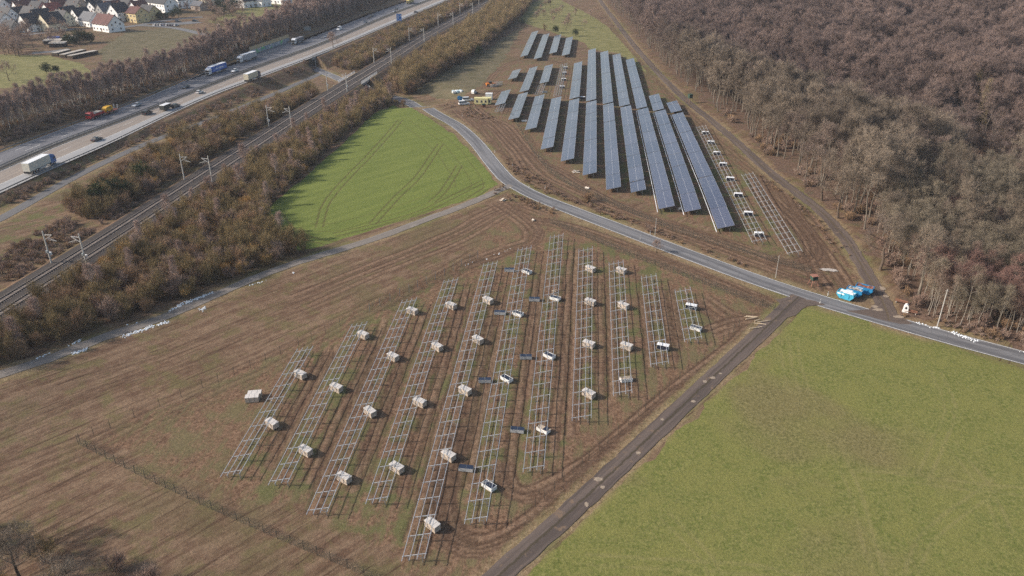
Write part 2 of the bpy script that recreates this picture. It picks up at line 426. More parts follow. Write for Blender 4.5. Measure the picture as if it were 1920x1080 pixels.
# faint wheel marks in the meadow
mm = np.zeros(GX.shape)
for L in ([(1565,810),(1620,930),(1640,1010),(1665,1080)], [(1100,1040),(1300,1050),(1420,1060),(1560,1100)], [(1480,640),(1485,700),(1500,740)], [(1495,635),(1500,690),(1520,740)], [(1770,700),(1790,760),(1770,830),(1740,900)],
          [(1790,830),(1860,920),(1900,1000)], [(1610,885),(1700,890),(1820,905),(1930,918)], [(1700,1080),(1720,1020),(1780,960),(1860,900)], [(1250,960),(1330,1040),(1350,1080)]):
    q = wobble(resample(pts(L), 3), .4, 3); line_field(mm, q, .35, .7); line_field(mm, offset(q, 1.8), .3, .6)
rut *= (1-clear)*(1 - mMead)*(1-mWheat)
H = terrain(GX, GY)
far = smooth(520, 240, GY)
H = H - .09*np.clip(rut, 0, 1)*far - .05*tram*far + (.05*(vnoise(GX, GY, 1.1, 21)-.5) + .12*(vnoise(GX, GY, 3.5, 22)-.5))*mMud*(1-clear)*far - .05*clear
H = H + (vnoise(GX, GY, 2.3, 31)-.5)*.25*mSl + (vnoise(GX, GY, 30, 33)-.5)*.5*mMead*(1-clear)*0
# categories -> four sheets that share borders
cat = np.zeros(GX.shape, int)
cat[mWheat > .5] = 1; cat[(mMead > .5)] = 2; cat[(mLit > .5)] = 3
cell = cat[:-1, :-1]
A1 = np.stack([mWheat, mMead, mMud, np.ones_like(mMud)], -1); A2 = np.stack([np.clip(verge*1.0, 0, 1)*(1-clear*0), mLit, np.clip(rut, 0, 1), np.ones_like(mMud)], -1)
A3 = np.stack([mLush, np.clip(mFal, 0, 1), np.clip(tram + mm*.0, 0, 1), np.ones_like(mMud)], -1); A4 = np.stack([mm, mSl, np.clip(churn, 0, 1)*(1-mMead)*(1-mWheat)*(1-clear), np.ones_like(mMud)], -1)

def ground_material():
    m = new_mat('ground_cover'); t = NT(m)
    pos = t.n('NewGeometry').outputs['Position']
    def attr(n):
        a = t.n('Attribute', {'attribute_name': n}); s = t.n('SeparateColor', None, {0: a.outputs['Color']}); return s.outputs[0], s.outputs[1], s.outputs[2]
    wheat, mead, mud = attr('a1'); verge_, lit, rut_ = attr('a2'); lush, fal, tram_ = attr('a3'); mm_, sl, clr = attr('a4')
    p0 = PATH[5]; p1 = PATH[-8]; ang = atan2(p1[1]-p0[1], p1[0]-p0[0])
    n_big = t.noise(pos, .035, 4, .6); n_mid = t.noise(pos, .22, 4, .65); n_fine = t.noise(pos, 1.7, 5, .75); n_grit = t.noise(pos, 5.5, 3, .8)
    st = t.math('ADD', t.math('MULTIPLY', t.noise(t.mapping(pos, -ang, (.045, .55, 1)), 1.0, 5, .75, .5), .6), t.math('MULTIPLY', t.noise(pos, .55, 5, .75), .4))
    st2 = t.noise(t.mapping(pos, ROWA - 0.0, (.9, .05, 1)), 1.0, 4, .7, .4)
    # rough grass / stubble ploughed along the path
    rough = t.mix(t.mapr(st, .40, .60), (.110, .066, .043), (.205, .140, .092))
    rough = t.mix(t.math('MULTIPLY', t.mapr(n_mid, .48, .66), .7), rough, (.125, .110, .048))
    rough = t.mix(t.math('MULTIPLY', t.mapr(n_big, .50, .62), .6), rough, (.115, .092, .048))
    col = rough
    # fenced field: churned red-brown soil with thin grass
    soil = t.mix(t.mapr(n_fine, .35, .65), (.092, .052, .032), (.225, .142, .092))
    thin = t.mix(t.mapr(n_grit, .3, .7), (.098, .082, .040), (.170, .138, .075))
    s1 = t.math('ADD', t.math('MULTIPLY', st2, .55), t.math('MULTIPLY', n_mid, .6))
    fld = t.mix(t.mapr(s1, .50, .66), soil, thin)
    col = t.mix(t.math('MULTIPLY', t.mapr(mud, .3, .7), .9), col, fld)
    gl = t.math('MULTIPLY', lush, t.mapr(t.math('ADD', n_mid, t.math('MULTIPLY', st2, .35)), .62, .84))
    col = t.mix(t.math('MULTIPLY', gl, .75), col, t.mix(t.mapr(n_grit, .35, .65), (.078, .088, .032), (.130, .128, .052)))
    # fallow
    col = t.mix(t.mapr(fal, .3, .7), col, t.mix(t.mapr(n_mid, .4, .6), (.11, .098, .055), (.15, .128, .08)))
    # verge: pale dry grass
    vg = t.mapr(t.math('ADD', verge_, t.math('MULTIPLY', t.math('SUBTRACT', n_mid, .5), .9)), .45, .95)
    dry = t.mix(t.mapr(n_fine, .35, .65), (.175, .125, .068), (.310, .235, .140))
    dry = t.mix(t.mapr(n_big, .48, .62), dry, (.16, .15, .06))
    dry = t.mix(t.math('MULTIPLY', t.mapr(t.noise(pos, .8, 4, .8), .56, .64), .6), dry, (.09, .065, .04))
    col = t.mix(t.math('MULTIPLY', vg, .8), col, dry)
    # meadow
    g1 = t.mix(t.mapr(n_fine, .38, .62), (.112, .127, .033), (.190, .184, .062))
    g2 = t.mix(t.mapr(n_grit, .35, .65), (.135, .143, .038), (.204, .192, .066))
    grass = t.mix(t.mapr(n_mid, .42, .6), g1, g2)
    nb = t.noise(pos, .028, 3, .55, .4)
    grass = t.mix(t.math('MULTIPLY', t.mapr(nb, .54, .68), .6), grass, t.mix(t.mapr(n_fine, .4, .6), (.13, .098, .05), (.20, .16, .085)))
    grass = t.mix(t.math('MULTIPLY', t.mapr(t.noise(pos, .45, 4, .8), .70, .78), .7), grass, (.075, .055, .030))
    grass = t.mix(t.math('MULTIPLY', mm_, t.mapr(n_mid, .3, .6, .15, .5)), grass, (.25, .21, .10))
    sep = t.n('SeparateXYZ', None, {0: pos}).outputs; farm = t.math('MAXIMUM', t.mapr(sep[1], 330, 400), t.mapr(sep[0], -90, -130))
    grass = t.mix(t.math('MULTIPLY', farm, .75), grass, t.mix(t.mapr(n_mid, .35, .65), (.135, .130, .055), (.215, .195, .095)))
    col = t.mix(t.math('MULTIPLY', t.mapr(mead, .35, .65), t.math('SUBTRACT', 1.0, t.math('MULTIPLY', t.mapr(verge_, .5, 1.0), t.mapr(n_mid, .35, .6)))), col, grass)
    # winter wheat
    ws = t.noise(t.mapping(pos, -ang, (.06, .5, 1)), 1.0, 4, .6)
    wh = t.mix(t.mapr(ws, .25, .75), (.110, .142, .032), (.155, .185, .046))
    wh = t.mix(t.math('MULTIPLY', t.mapr(n_fine, .35, .8), .4), wh, (.16, .165, .06))
    wh = t.mix(t.math('MULTIPLY', t.mapr(t.noise(pos, .5, 5, .8), .60, .70), .5), wh, (.075, .085, .03))
    wh = t.mix(tram_, wh, (.075, .048, .028))
    col = t.mix(t.mapr(wheat, .35, .65), col, wh)
    # forest floor and scrub slope
    lf = t.mix(t.mapr(n_fine, .35, .65), (.085, .055, .040), (.185, .122, .088))
    lf = t.mix(t.mapr(n_mid, .5, .68), lf, (.10, .082, .05))
    col = t.mix(t.mapr(lit, .35, .65), col, lf)
    col = t.mix(t.mapr(sl, .3, .7), col, t.mix(t.mapr(n_fine, .35, .65), (.05, .038, .028), (.10, .078, .05)))
    spk = t.noise(pos, 1.1, 5, .8); nong = t.math('SUBTRACT', 1.0, t.math('MAXIMUM', t.mapr(mead, .3, .6), t.mapr(wheat, .3, .6)))
    strk = t.noise(t.mapping(pos, -ang, (.05, 1.7, 1)), 1.0, 4, .7, .8)
    dk = t.math('MULTIPLY', t.math('MULTIPLY', t.mapr(strk, .56, .64), t.math('SUBTRACT', 1.0, t.mapr(mud, .3, .7))), nong)
    col = t.mix(t.math('MULTIPLY', dk, .85), col, (.072, .044, .029))
    col = t.mix(t.math('MULTIPLY', t.math('MULTIPLY', t.mapr(spk, .60, .68), nong), .6), col, (.055, .034, .023))
    col = t.mix(t.math('MULTIPLY', t.math('MULTIPLY', t.mapr(spk, .40, .33), nong), .5), col, (.235, .175, .12))
    # ruts
    chm = t.mapr(t.math('ADD', clr, t.math('MULTIPLY', t.math('SUBTRACT', n_mid, .5), 1.1)), .35, .8)
    col = t.mix(t.math('MULTIPLY', chm, .85), col, t.mix(t.mapr(t.noise(pos, .9, 5, .8), .35, .65), (.120, .072, .047), (.250, .165, .112)))
    col = t.mix(t.math('MULTIPLY', rut_, .85), col, t.mix(t.mapr(n_fine, .4, .6), (.040, .024, .016), (.080, .048, .032)))
    # grain everywhere
    g = t.mapr(t.noise(pos, 2.6, 6, .85), .25, .75, .68, 1.30)
    col = t.mix(1.0, col, t.n('CombineColor', None, {0: g, 1: g, 2: g}).outputs[0], 'MULTIPLY')
    hgt = t.math('ADD', t.math('MULTIPLY', n_fine, .6), t.math('MULTIPLY', n_grit, .25))
    hgt = t.math('ADD', hgt, t.math('MULTIPLY', st, .5))
    b = t.n('Bump', None, {'Strength': .8, 'Distance': .22, 'Height': hgt}).outputs[0]
    t.out(col, .95, normal=b, spec=.12); return m
GM = ground_material()
def sheet(name, sel):
    jj, ii = np.nonzero(sel)
    q = np.stack([jj*NX+ii, jj*NX+ii+1, (jj+1)*NX+ii+1, (jj+1)*NX+ii], -1)
    used, inv = np.unique(q, return_inverse=True); inv = inv.reshape(q.shape)
    me = bpy.data.meshes.new(name); V = np.stack([GX.ravel()[used], GY.ravel()[used], H.ravel()[used]], -1)
    me.vertices.add(len(used)); me.vertices.foreach_set('co', V.astype(np.float32).ravel())
    nf = len(q); me.loops.add(nf*4); me.loops.foreach_set('vertex_index', inv.astype(np.int32).ravel())
    me.polygons.add(nf); me.polygons.foreach_set('loop_start', np.arange(0, nf*4, 4, dtype=np.int32)); me.polygons.foreach_set('loop_total', np.full(nf, 4, np.int32))
    me.update(calc_edges=True); me.shade_smooth()
    for n, A in (('a1', A1), ('a2', A2), ('a3', A3), ('a4', A4)):
        at = me.attributes.new(n, 'FLOAT_COLOR', 'POINT'); at.data.foreach_set('color', A.reshape(-1, 4)[used].astype(np.float32).ravel())
    me.materials.append(GM); o = bpy.data.objects.new(name, me); COL.objects.link(o); o['kind'] = 'structure'; return o
sheet('ground', cell == 0); sheet('crop_field', cell == 1); sheet('meadow', cell == 2); sheet('forest_floor', cell == 3)

# ------------------------------------------------------------ roads
def ribbon(name, poly, wl, wr, m, up=.02, zfun=None, step=None, uvscale=1.0, kind='structure', nx=5, rag=0.0):
    """strip along poly from -wl (left) to +wr (right), draped"""
    L = resample(poly, step) if step else poly
    n = len(L); V = []; Fc = []; UV = []; s = 0
    offs = [-wl + (wl+wr)*k/(nx-1) for k in range(nx)]
    O = [offset(L, o) for o in offs]
    if rag:
        for k, sg in ((0, -1), (nx-1, 1)):
            O[k] = [(p[0] + (q[0]-p[0])*rag*2*(float(vnoise(p[0], p[1], 1.7, 5+k))-.35)/1.0, p[1] + (q[1]-p[1])*rag*2*(float(vnoise(p[0], p[1], 1.7, 5+k))-.35)) for p, q in zip(O[k], O[1 if k == 0 else nx-2])]
    allx = np.array([[O[k][i][0] for k in range(nx)] for i in range(n)]); ally = np.array([[O[k][i][1] for k in range(nx)] for i in range(n)])
    Z = np.full(allx.shape, zfun) if isinstance(zfun, (int, float)) else terrain(allx, ally)
    dist = [0]
    for i in range(1, n): dist.append(dist[-1] + hypot(L[i][0]-L[i-1][0], L[i][1]-L[i-1][1]))
    for i in range(n):
        for k in range(nx):
            crown = 0.03*(1-abs(2*k/(nx-1)-1))
            V.append((allx[i, k], ally[i, k], Z[i, k]+up+crown))
    for i in range(n-1):
        for k in range(nx-1):
            a = i*nx+k; Fc.append((a, a+1, a+nx+1, a+nx)); UV.append([(dist[i], offs[k]), (dist[i], offs[k+1]), (dist[i+1], offs[k+1]), (dist[i+1], offs[k])])
    me = bpy.data.meshes.new(name); me.from_pydata(V, [], Fc); me.materials.append(m)
    uv = me.uv_layers.new(name='UVMap'); uv.data.foreach_set('uv', np.array(UV, np.float32).ravel()); me.shade_smooth()
    o = bpy.data.objects.new(name, me); COL.objects.link(o)
    if kind: o['kind'] = kind
    return o
def road_mat(name, base, dark, streak=.5, patch=None, crack=True, rough=.85, centre=None):
    m = new_mat(name); t = NT(m)
    uv = t.n('UVMap').outputs[0]
    pos = t.n('NewGeometry').outputs['Position']
    s = t.noise(t.mapping(uv, 0, (.03, .9, 1)), 1, 4, .65, .3)
    n = t.noise(pos, 1.2, 5, .75); nl = t.noise(pos, .08, 3)
    c = t.mix(t.math('MULTIPLY', t.mapr(s, .40, .62), streak), base, dark)
    c = t.mix(t.mapr(n, .3, .7, 0, .5), c, [x*.72 for x in base])
    if patch: c = t.mix(t.mapr(t.noise(pos, .35, 4, .7), .58, .66, 0, .8), c, patch)
    if centre:
        v = t.n('SeparateXYZ', None, {0: uv}).outputs[1]
        wob = t.math('MULTIPLY', t.math('SUBTRACT', t.noise(pos, .8, 3), .5), .8)
        a = t.math('ABSOLUTE', t.math('ADD', v, wob))
        c = t.mix(t.mapr(a, .35, .05, 0, .85), c, centre)
    if crack:
        vo = t.n('TexVoronoi', {'feature': 'DISTANCE_TO_EDGE'}, {'Vector': pos, 'Scale': .35}).outputs[0]
        c = t.mix(t.math('MULTIPLY', t.mapr(vo, .03, .0), t.mapr(nl, .45, .6, 0, .6)), c, [x*.4 for x in base])
    b = t.n('Bump', None, {'Strength': .3, 'Distance': .03, 'Height': n}).outputs[0]
    t.out(c, rough, normal=b, spec=.25); return m
M_road = road_mat('country_road', (.20, .198, .205), (.085, .085, .092), .9)
M_farm = road_mat('farm_road', (.135, .105, .090), (.068, .054, .048), .9, (.18, .125, .085), False, centre=(.052, .042, .026))
M_path = road_mat('gravel_path', (.22, .195, .175), (.14, .12, .10), .5, (.27, .24, .21), False)
M_track = road_mat('forest_track', (.145, .112, .094), (.070, .052, .044), .9, (.17, .12, .088), False, centre=(.10, .075, .045))
M_slip = road_mat('service_road', (.15, .145, .145), (.10, .098, .10), .5)
M_white = paint('road_paint', (.62, .62, .60), .7, var=.25, scale=2)
ribbon('country_road', ROAD, 2.75, 2.75, M_road, .015, nx=7)
ribbon('farm_road', resample(FARM, 1), 1.85, 1.85, M_farm, .03, rag=.16)
ribbon('gravel_path', resample(PATH, 1), 1.5, 1.5, M_path, .02, rag=.22)
ribbon('forest_track', resample(TRACK, 1), 1.9, 1.9, M_track, .02, rag=.3)
ribbon('service_road', SLIP, 1.9, 1.9, M_slip, .02, rag=.15)
rm = [p for p in ROAD]
ribbon('road_marking', rm[8:], 2.62, -2.48, M_white, .035, nx=2); ribbon('road_marking', rm[8:], -2.48, 2.62, M_white, .035, nx=2)

# motorway: two carriageways between traced edges
def between(name, A, B, f0, f1, m, z, step=12, n=220):
    a = resample(A, step); b = resample(B, step)
    def lin(L, t):
        d = [0]
        for i in range(1, len(L)): d.append(d[-1]+hypot(L[i][0]-L[i-1][0], L[i][1]-L[i-1][1]))
        return d
    # pair points of A with nearest points of B
    V = []; Fc = []; UV = []; k = 0; dist = 0; prev = None; fs = np.linspace(f0, f1, 4)
    bb = np.array(b)
    for i, p in enumerate(a):
        best = None
        for (x0, y0), (x1, y1) in zip(b[:-1], b[1:]):
            dx, dy = x1-x0, y1-y0; t = max(0, min(1, ((p[0]-x0)*dx+(p[1]-y0)*dy)/(dx*dx+dy*dy)))
            q = (x0+t*dx, y0+t*dy); d = hypot(p[0]-q[0], p[1]-q[1])
            if best is None or d < best[0]: best = (d, q)
        q = best[1]
        if prev: dist += hypot(p[0]-prev[0], p[1]-prev[1])
        prev = p
        for f in fs: V.append((p[0]+(q[0]-p[0])*f, p[1]+(q[1]-p[1])*f, z)); UV.append((dist, f*12))
    w_ = len(fs)
    for i in range(len(a)-1):
        for k in range(w_-1):
            j = i*w_+k; Fc.append((j, j+1, j+w_+1, j+w_))
    me = bpy.data.meshes.new(name); me.from_pydata(V, [], Fc); me.materials.append(m)
    uv = me.uv_layers.new(name='UVMap')
    for li, l in enumerate(me.loops): uv.data[li].uv = UV[l.vertex_index]
    if me.polygons and me.polygons[0].normal.z < 0: me.flip_normals()
    o = bpy.data.objects.new(name, me); COL.objects.link(o); o['kind'] = 'structure'; return o
M_asph = road_mat('motorway_asphalt', (.165, .165, .18), (.105, .105, .115), .7, rough=.8)
M_conc = road_mat('motorway_concrete', (.27, .235, .205), (.215, .175, .15), .7, crack=False)
M_conc2 = road_mat('motorway_shoulder', (.33, .33, .335), (.25, .25, .25), .5, crack=False)
M_med = road_mat('median_gravel', (.11, .10, .085), (.06, .055, .045), .5, crack=False)
between('motorway', MED, OUTL, .12, 1.0, M_asph, Z_MOT)
between('motorway', MED, OUTR, .10, .66, M_conc, Z_MOT)
between('motorway_shoulder', MED, OUTR, .66, 1.0, M_conc2, Z_MOT)
between('median_strip', MED, OUTR, -.0, .10, M_med, Z_MOT-.01)
between('median_strip', MED, OUTL, 0, .12, M_med, Z_MOT-.01)
between('motorway_marking', MED, OUTL, .965, .98, M_white, Z_MOT+.02)
between('motorway_marking', MED, OUTL, .145, .158, M_white, Z_MOT+.02)
between('motorway_marking', MED, OUTR, .655, .668, M_white, Z_MOT+.02)
between('motorway_marking', MED, OUTR, .12, .133, M_white, Z_MOT+.02)
def lane(f, side, s):
    """point and heading at fraction f across a carriageway near photo point"""
    pass
def near_on(L, p):
    best = None
    for (x0, y0), (x1, y1) in zip(L[:-1], L[1:]):
        dx, dy = x1-x0, y1-y0; t = max(0, min(1, ((p[0]-x0)*dx+(p[1]-y0)*dy)/(dx*dx+dy*dy)))
        q = (x0+t*dx, y0+t*dy); d = hypot(p[0]-q[0], p[1]-q[1])
        if best is None or d < best[0]: best = (d, q, atan2(dy, dx))
    return best
MEDR = resample(MED, 12); OUTRR = resample(OUTR, 12); OUTLR = resample(OUTL, 12)
def dashes(other, f):
    mb = MB(); d = 0
    pl = resample(MED, 1.0); acc = 0; i = 0
    while i < len(pl)-8:
        a = pl[i]; b = pl[min(i+6, len(pl)-1)]
        qa = near_on(other, a)[1]; qb = near_on(other, b)[1]
        A = Vector((a[0]+(qa[0]-a[0])*f, a[1]+(qa[1]-a[1])*f, Z_MOT+.018)); B = Vector((b[0]+(qb[0]-b[0])*f, b[1]+(qb[1]-b[1])*f, Z_MOT+.018))
        n = (B-A).normalized().cross(Vector((0, 0, 1)))*.09
        k = len(mb.v); mb.v += [tuple(A-n), tuple(A+n), tuple(B+n), tuple(B-n)]; mb.f.append((k, k+1, k+2, k+3))
        i += 18
    o = mb.obj('lane_marking', M_white); o['kind'] = 'structure'
dashes(OUTRR, .385); dashes(OUTLR, .43); dashes(OUTLR, .73)

# railway: ballast bed, sleepers, rails
M_ball = road_mat('rail_ballast', (.062, .052, .047), (.036, .031, .029), .8, (.095, .08, .068), False)
RL = resample(RAIL, 8)
ribbon('railway_bed', RL, 5.6, 5.6, M_ball, -.02, Z_RAIL, nx=7)
M_rail = paint('rail_steel', (.035, .026, .022), .5, .2)  # steel colour darkened to carry the shadow seen on the rails
M_slp = paint('sleeper_concrete', (.27, .225, .195), .9)
rails = thing('railway_track', 'double railway track of steel rails on concrete sleepers over brown ballast', 'railway')
def rail_line(o):
    q = offset(RL, o); mb = MB(); V = []; n = len(q)
    for i, p in enumerate(q):
        a = q[max(0, i-1)]; b = q[min(n-1, i+1)]; dx, dy = b[0]-a[0], b[1]-a[1]; L = hypot(dx, dy); nx_, ny_ = dy/L*.10, -dx/L*.10
        mb.v += [(p[0]-nx_, p[1]-ny_, Z_RAIL+.22), (p[0]+nx_, p[1]+ny_, Z_RAIL+.22), (p[0]+nx_, p[1]+ny_, Z_RAIL+.04), (p[0]-nx_, p[1]-ny_, Z_RAIL+.04)]
        if i: 
            for k in range(4): a_ = (i-1)*4+k; b_ = (i-1)*4+(k+1) % 4; mb.f.append((a_, b_, b_+4, a_+4))
    return mb
for o in (-2.9, -1.4, 1.4, 2.9): rail_line(o).obj('rail', M_rail, rails)
for o in (-2.15, 2.15):
    mb = MB(); q = resample(offset(RL, o), .62)
    for i in range(0, len(q)-1):
        p = q[i]; b = q[i+1]; a = atan2(b[1]-p[1], b[0]-p[0])
        if proj(p[0], p[1], 4)[0] < -60: continue
        mb.box(-.13, .13, -1.25, 1.25, -.05, .075, Matrix.Translation((p[0], p[1], Z_RAIL)) @ Matrix.Rotation(a, 4, 'Z'))
    tag(mb.obj('sleepers', M_slp, rails), kind='stuff')

def apron(name, L, m, up):
    q = pts(L); cx = sum(p[0] for p in q)/len(q); cy = sum(p[1] for p in q)/len(q); b = MB(); rings = (1.0, .66, .33); n = len(q)*4; P_ = []
    for i in range(len(q)):
        for k in range(4):
            a_, b_ = q[i], q[(i+1) % len(q)]; P_.append((a_[0]+(b_[0]-a_[0])*k/4, a_[1]+(b_[1]-a_[1])*k/4))
    for f in rings:
        for (x, y) in P_:
            j = 1 + (float(vnoise(x, y, 1.5, 44))-.5)*.18*(f == 1.0); X, Y = cx+(x-cx)*f*j, cy+(y-cy)*f*j; b.v.append((X, Y, hz(X, Y)+up))
    b.v.append((cx, cy, hz(cx, cy)+up))
    for r_ in range(2):
        for i in range(n): j = (i+1) % n; b.f.append((r_*n+i, r_*n+j, (r_+1)*n+j, (r_+1)*n+i))
    b.f += [(2*n+i, 2*n+(i+1) % n, 3*n) for i in range(n)]
    me = b.mesh(name, m); me.uv_layers.new(name='UVMap')
    o = bpy.data.objects.new(name, me); COL.objects.link(o); o['kind'] = 'structure'
M_dirt = road_mat('junction_dirt', (.13, .10, .084), (.065, .05, .042), .9, (.17, .12, .09), False)
apron('junction_dirt', [(1455,562),(1480,556),(1530,565),(1548,572),(1512,574),(1492,590),(1462,600),(1470,580)], M_dirt, .045)
apron('junction_dirt', [(1588,583),(1630,580),(1650,560),(1672,566),(1682,588),(1712,607),(1690,609),(1640,597)], M_dirt, .045)
# ------------------------------------------------------------ solar racks and panel rows
M_steel = paint('galvanised_steel', (.50, .51, .52), .42, .55, .12, 3)
M_post = paint('post_steel', (.34, .35, .36), .5, .5, .15, 3)
def panel_mat():
    m = new_mat('solar_glass'); t = NT(m)
    v = t.coords(); s = t.n('SeparateXYZ', None, {0: v}).outputs
    def lines(sock, period, width, off=0):
        q = t.math('FRACT', t.math('DIVIDE', t.math('ADD', sock, off), period))
        d = t.math('MULTIPLY', t.math('MINIMUM', q, t.math('SUBTRACT', 1.0, q)), period)
        return t.math('LESS_THAN', d, width)
    fr = t.math('MAXIMUM', lines(s[1], 1.115, .020), lines(s[0], 2.25, .035))
    half = lines(s[0], 1.125, .012)
    cell = t.math('MAXIMUM', lines(s[1], .1892, .004), lines(s[0], .1875, .004))
    rn = t.n('ObjectInfo').outputs['Random']
    base = t.mix(rn, (.030, .031, .062), (.058, .058, .095))
    c = t.mix(t.math('MULTIPLY', cell, .25), base, (.25, .26, .30))
    c = t.mix(t.math('MULTIPLY', half, .5), c, (.10, .11, .13))
    c = t.mix(fr, c, (.46, .475, .52))
    r = t.math('ADD', t.math('MULTIPLY', fr, .2), .30)
    t.out(c, r, spec=1.0, extra={'Coat Weight': .6, 'Coat Roughness': .12, 'Coat IOR': 1.6}); return m
M_glass = panel_mat()
M_black = paint('black_rubber', (.02, .02, .022), .8); M_whitepl = paint('white_duct', (.75, .76, .77), .5)
TILT = R(15)
post_lo = MB().box(-.05, .05, -.06, .06, -.6, 1).mesh('post', M_post)
def slope_frame(b, t):
    """root at the near end; returns heading, length, end heights"""
    dx, dy = t[0]-b[0], t[1]-b[1]; L = hypot(dx, dy)
    return atan2(-dx, dy), L, hz(*b), hz(*t)
def rack(b, t, label, group='bare steel racks waiting for modules', bay=3.8):
    rz, L, z0, z1 = slope_frame(b, t)
    root = thing('steel_rack', label, 'steel rack', (b[0], b[1], z0), rz, group)
    W = 3.35; lo = .85
    n = max(2, round((L-1.9)/bay)); bay = (L-1.9)/n
    sl = (z1-z0)/L
    hgt = lambda x: lo + (x+W/2)*math.tan(TILT)
    for k in range(4):
        x = -W/2 + W*k/3; z = hgt(x)
        MB().bar((x, -.05, z+.06), (x, L+.05, z+.06+sl*L), .085, .10).obj('purlin', M_steel, root)
    rm_ = None; c_, s_ = cos(rz), sin(rz)
    for i in range(n+1):
        y = .95 + bay*i; zb = sl*y
        if rm_ is None:
            rm_ = MB().bar((-W/2-.15, 0, lo-.15*math.tan(TILT)-.04), (W/2+.15, 0, hgt(W/2+.15)-.04), .09, .11).mesh('rafter', M_steel)
            pa = MB().box(-.05, .05, -.06, .06, -.5, hgt(-.95)-.08).mesh('post', M_post); pb = MB().box(-.05, .05, -.06, .06, -.5, hgt(1.15)-.08)
            pb.bar((0, 0, .75), (-1.1, 0, hgt(.05)-.12), .05); pb = pb.mesh('post', M_post)
        o = bpy.data.objects.new('rafter', rm_); COL.objects.link(o); o.parent = root; o.location = (0, y, zb)
        for x, me in ((-.95, pa), (1.15, pb)):
            o = bpy.data.objects.new('post', me); COL.objects.link(o); o.parent = root; o.location = (x, y, zb)
    return root
for i, (b, t) in enumerate(NEARW[:11]):
    rack(b, t, f'bare galvanised rack, {ordinal(i)} from the left in the muddy near field')
rack(*NEARW[11], 'long bare rack carrying crates, right beside the last dark panel row')
rack(*NEARW[12], 'shorter bare rack without crates, nearest to the forest track')
rack(*NEARW[13], 'bare rack with four white packs between panel rows in the upper field')

def panel_row(c, label, duct=False, gap=None, up=1.55, bare=False):
    (tl, tr, br, bl) = c
    b = P2((bl[0]+br[0])/2, (bl[1]+br[1])/2, up); t = P2((tl[0]+tr[0])/2, (tl[1]+tr[1])/2, up)
    _d = Vector((t[0]-b[0], t[1]-b[1])).normalized()*.7; t = (t[0]-_d.x, t[1]-_d.y)
    rz, L, z0, z1 = slope_frame(b, t)
    root = thing('solar_panel_row', label, 'solar panel row', (b[0], b[1], z0), rz, 'rows of mounted solar panels')
    Wx = 4.5*cos(TILT); lo = .98; pitch = 1.135; ca, sa = cos(rz), sin(rz)
    LL0 = max(3, int(round(L/pitch)))*pitch
    sm = [hz(b[0]-sa*q, b[1]+ca*q)-z0 for q in np.linspace(0, LL0, 9)]
    def gz(y): return float(np.interp(y, np.linspace(0, LL0, 9), sm))
    nm = max(3, int(round(L/pitch))); per = 12; k = 0
    rs = random.Random(int(L*100))
    while k < nm:
        m_ = min(per, nm-k)
        if nm-k-m_ < 3: m_ = nm-k
        if gap and k == 0: m_ = gap
        y0 = k*pitch + .12; y1 = y0 + m_*pitch - .24; g0, g1 = gz(y0), gz(y1); sl = (g1-g0)/(y1-y0)
        me = MB()
        for j in range(m_):
            p_ = pitch-.24/m_; me.box(.0, 2.24, j*p_+.01, (j+1)*p_-.01, 0, .035); me.box(2.26, 4.5, j*p_+.01, (j+1)*p_-.01, 0, .035)
        if gap and k == 0:
            for q in (0.0, 1.2, 2.26, 3.4): me.box(q, q+.9, m_*pitch+.15, m_*pitch+.9, 0, .035)
        o = me.obj('panel_section', M_glass, root)
        o.location = (-Wx/2, y0, lo+g0+rs.uniform(-.03, .03)); o.rotation_euler = (math.atan(sl)+rs.uniform(-.004, .004), -TILT+rs.uniform(-.008, .008), 0)
        for x in (-1.5, 1.6):
            z = lo-.07+(x+Wx/2)*math.tan(TILT)
            MB().bar((x, y0, z+g0), (x, y1, z+g1), .07, .09).obj('purlin', M_post, root)
        if duct: MB().bar((-Wx/2-.45, y0-(1.6 if k == 0 else 0), .72+g0), (-Wx/2-.45, y1, .72+g1), .15, .12).obj('cable_duct', M_whitepl, root)
        k += m_ + (1 if gap and k == 0 else 0)
    LL = nm*pitch; nb = max(1, round((LL-1.6)/4.4)); fm = None
    for i in range(nb+1):
        yy = .8 + (LL-1.6)*i/nb
        if fm is None:
            fb = MB(); x0 = -Wx/2+.35; x1 = Wx/2-.35
            fb.bar((x0, 0, lo-.10+.35*math.tan(TILT)), (x1, 0, lo-.10+(Wx-.35)*math.tan(TILT)), .09, .12)
            fb.box(-1.15, -1.05, -.06, .06, -.8, lo+(Wx/2-1.1)*math.tan(TILT)-.15); fb.box(1.2, 1.3, -.06, .06, -.8, lo+(Wx/2+1.25)*math.tan(TILT)-.15)
            fb.bar((1.25, 0, .7), (.1, 0, lo+(Wx/2)*math.tan(TILT)-.17), .05); fm = fb.mesh('support_frame', M_post)
        o = bpy.data.objects.new('support_frame', fm); COL.objects.link(o); o.parent = root; o.location = (0, yy, gz(yy))
    return root
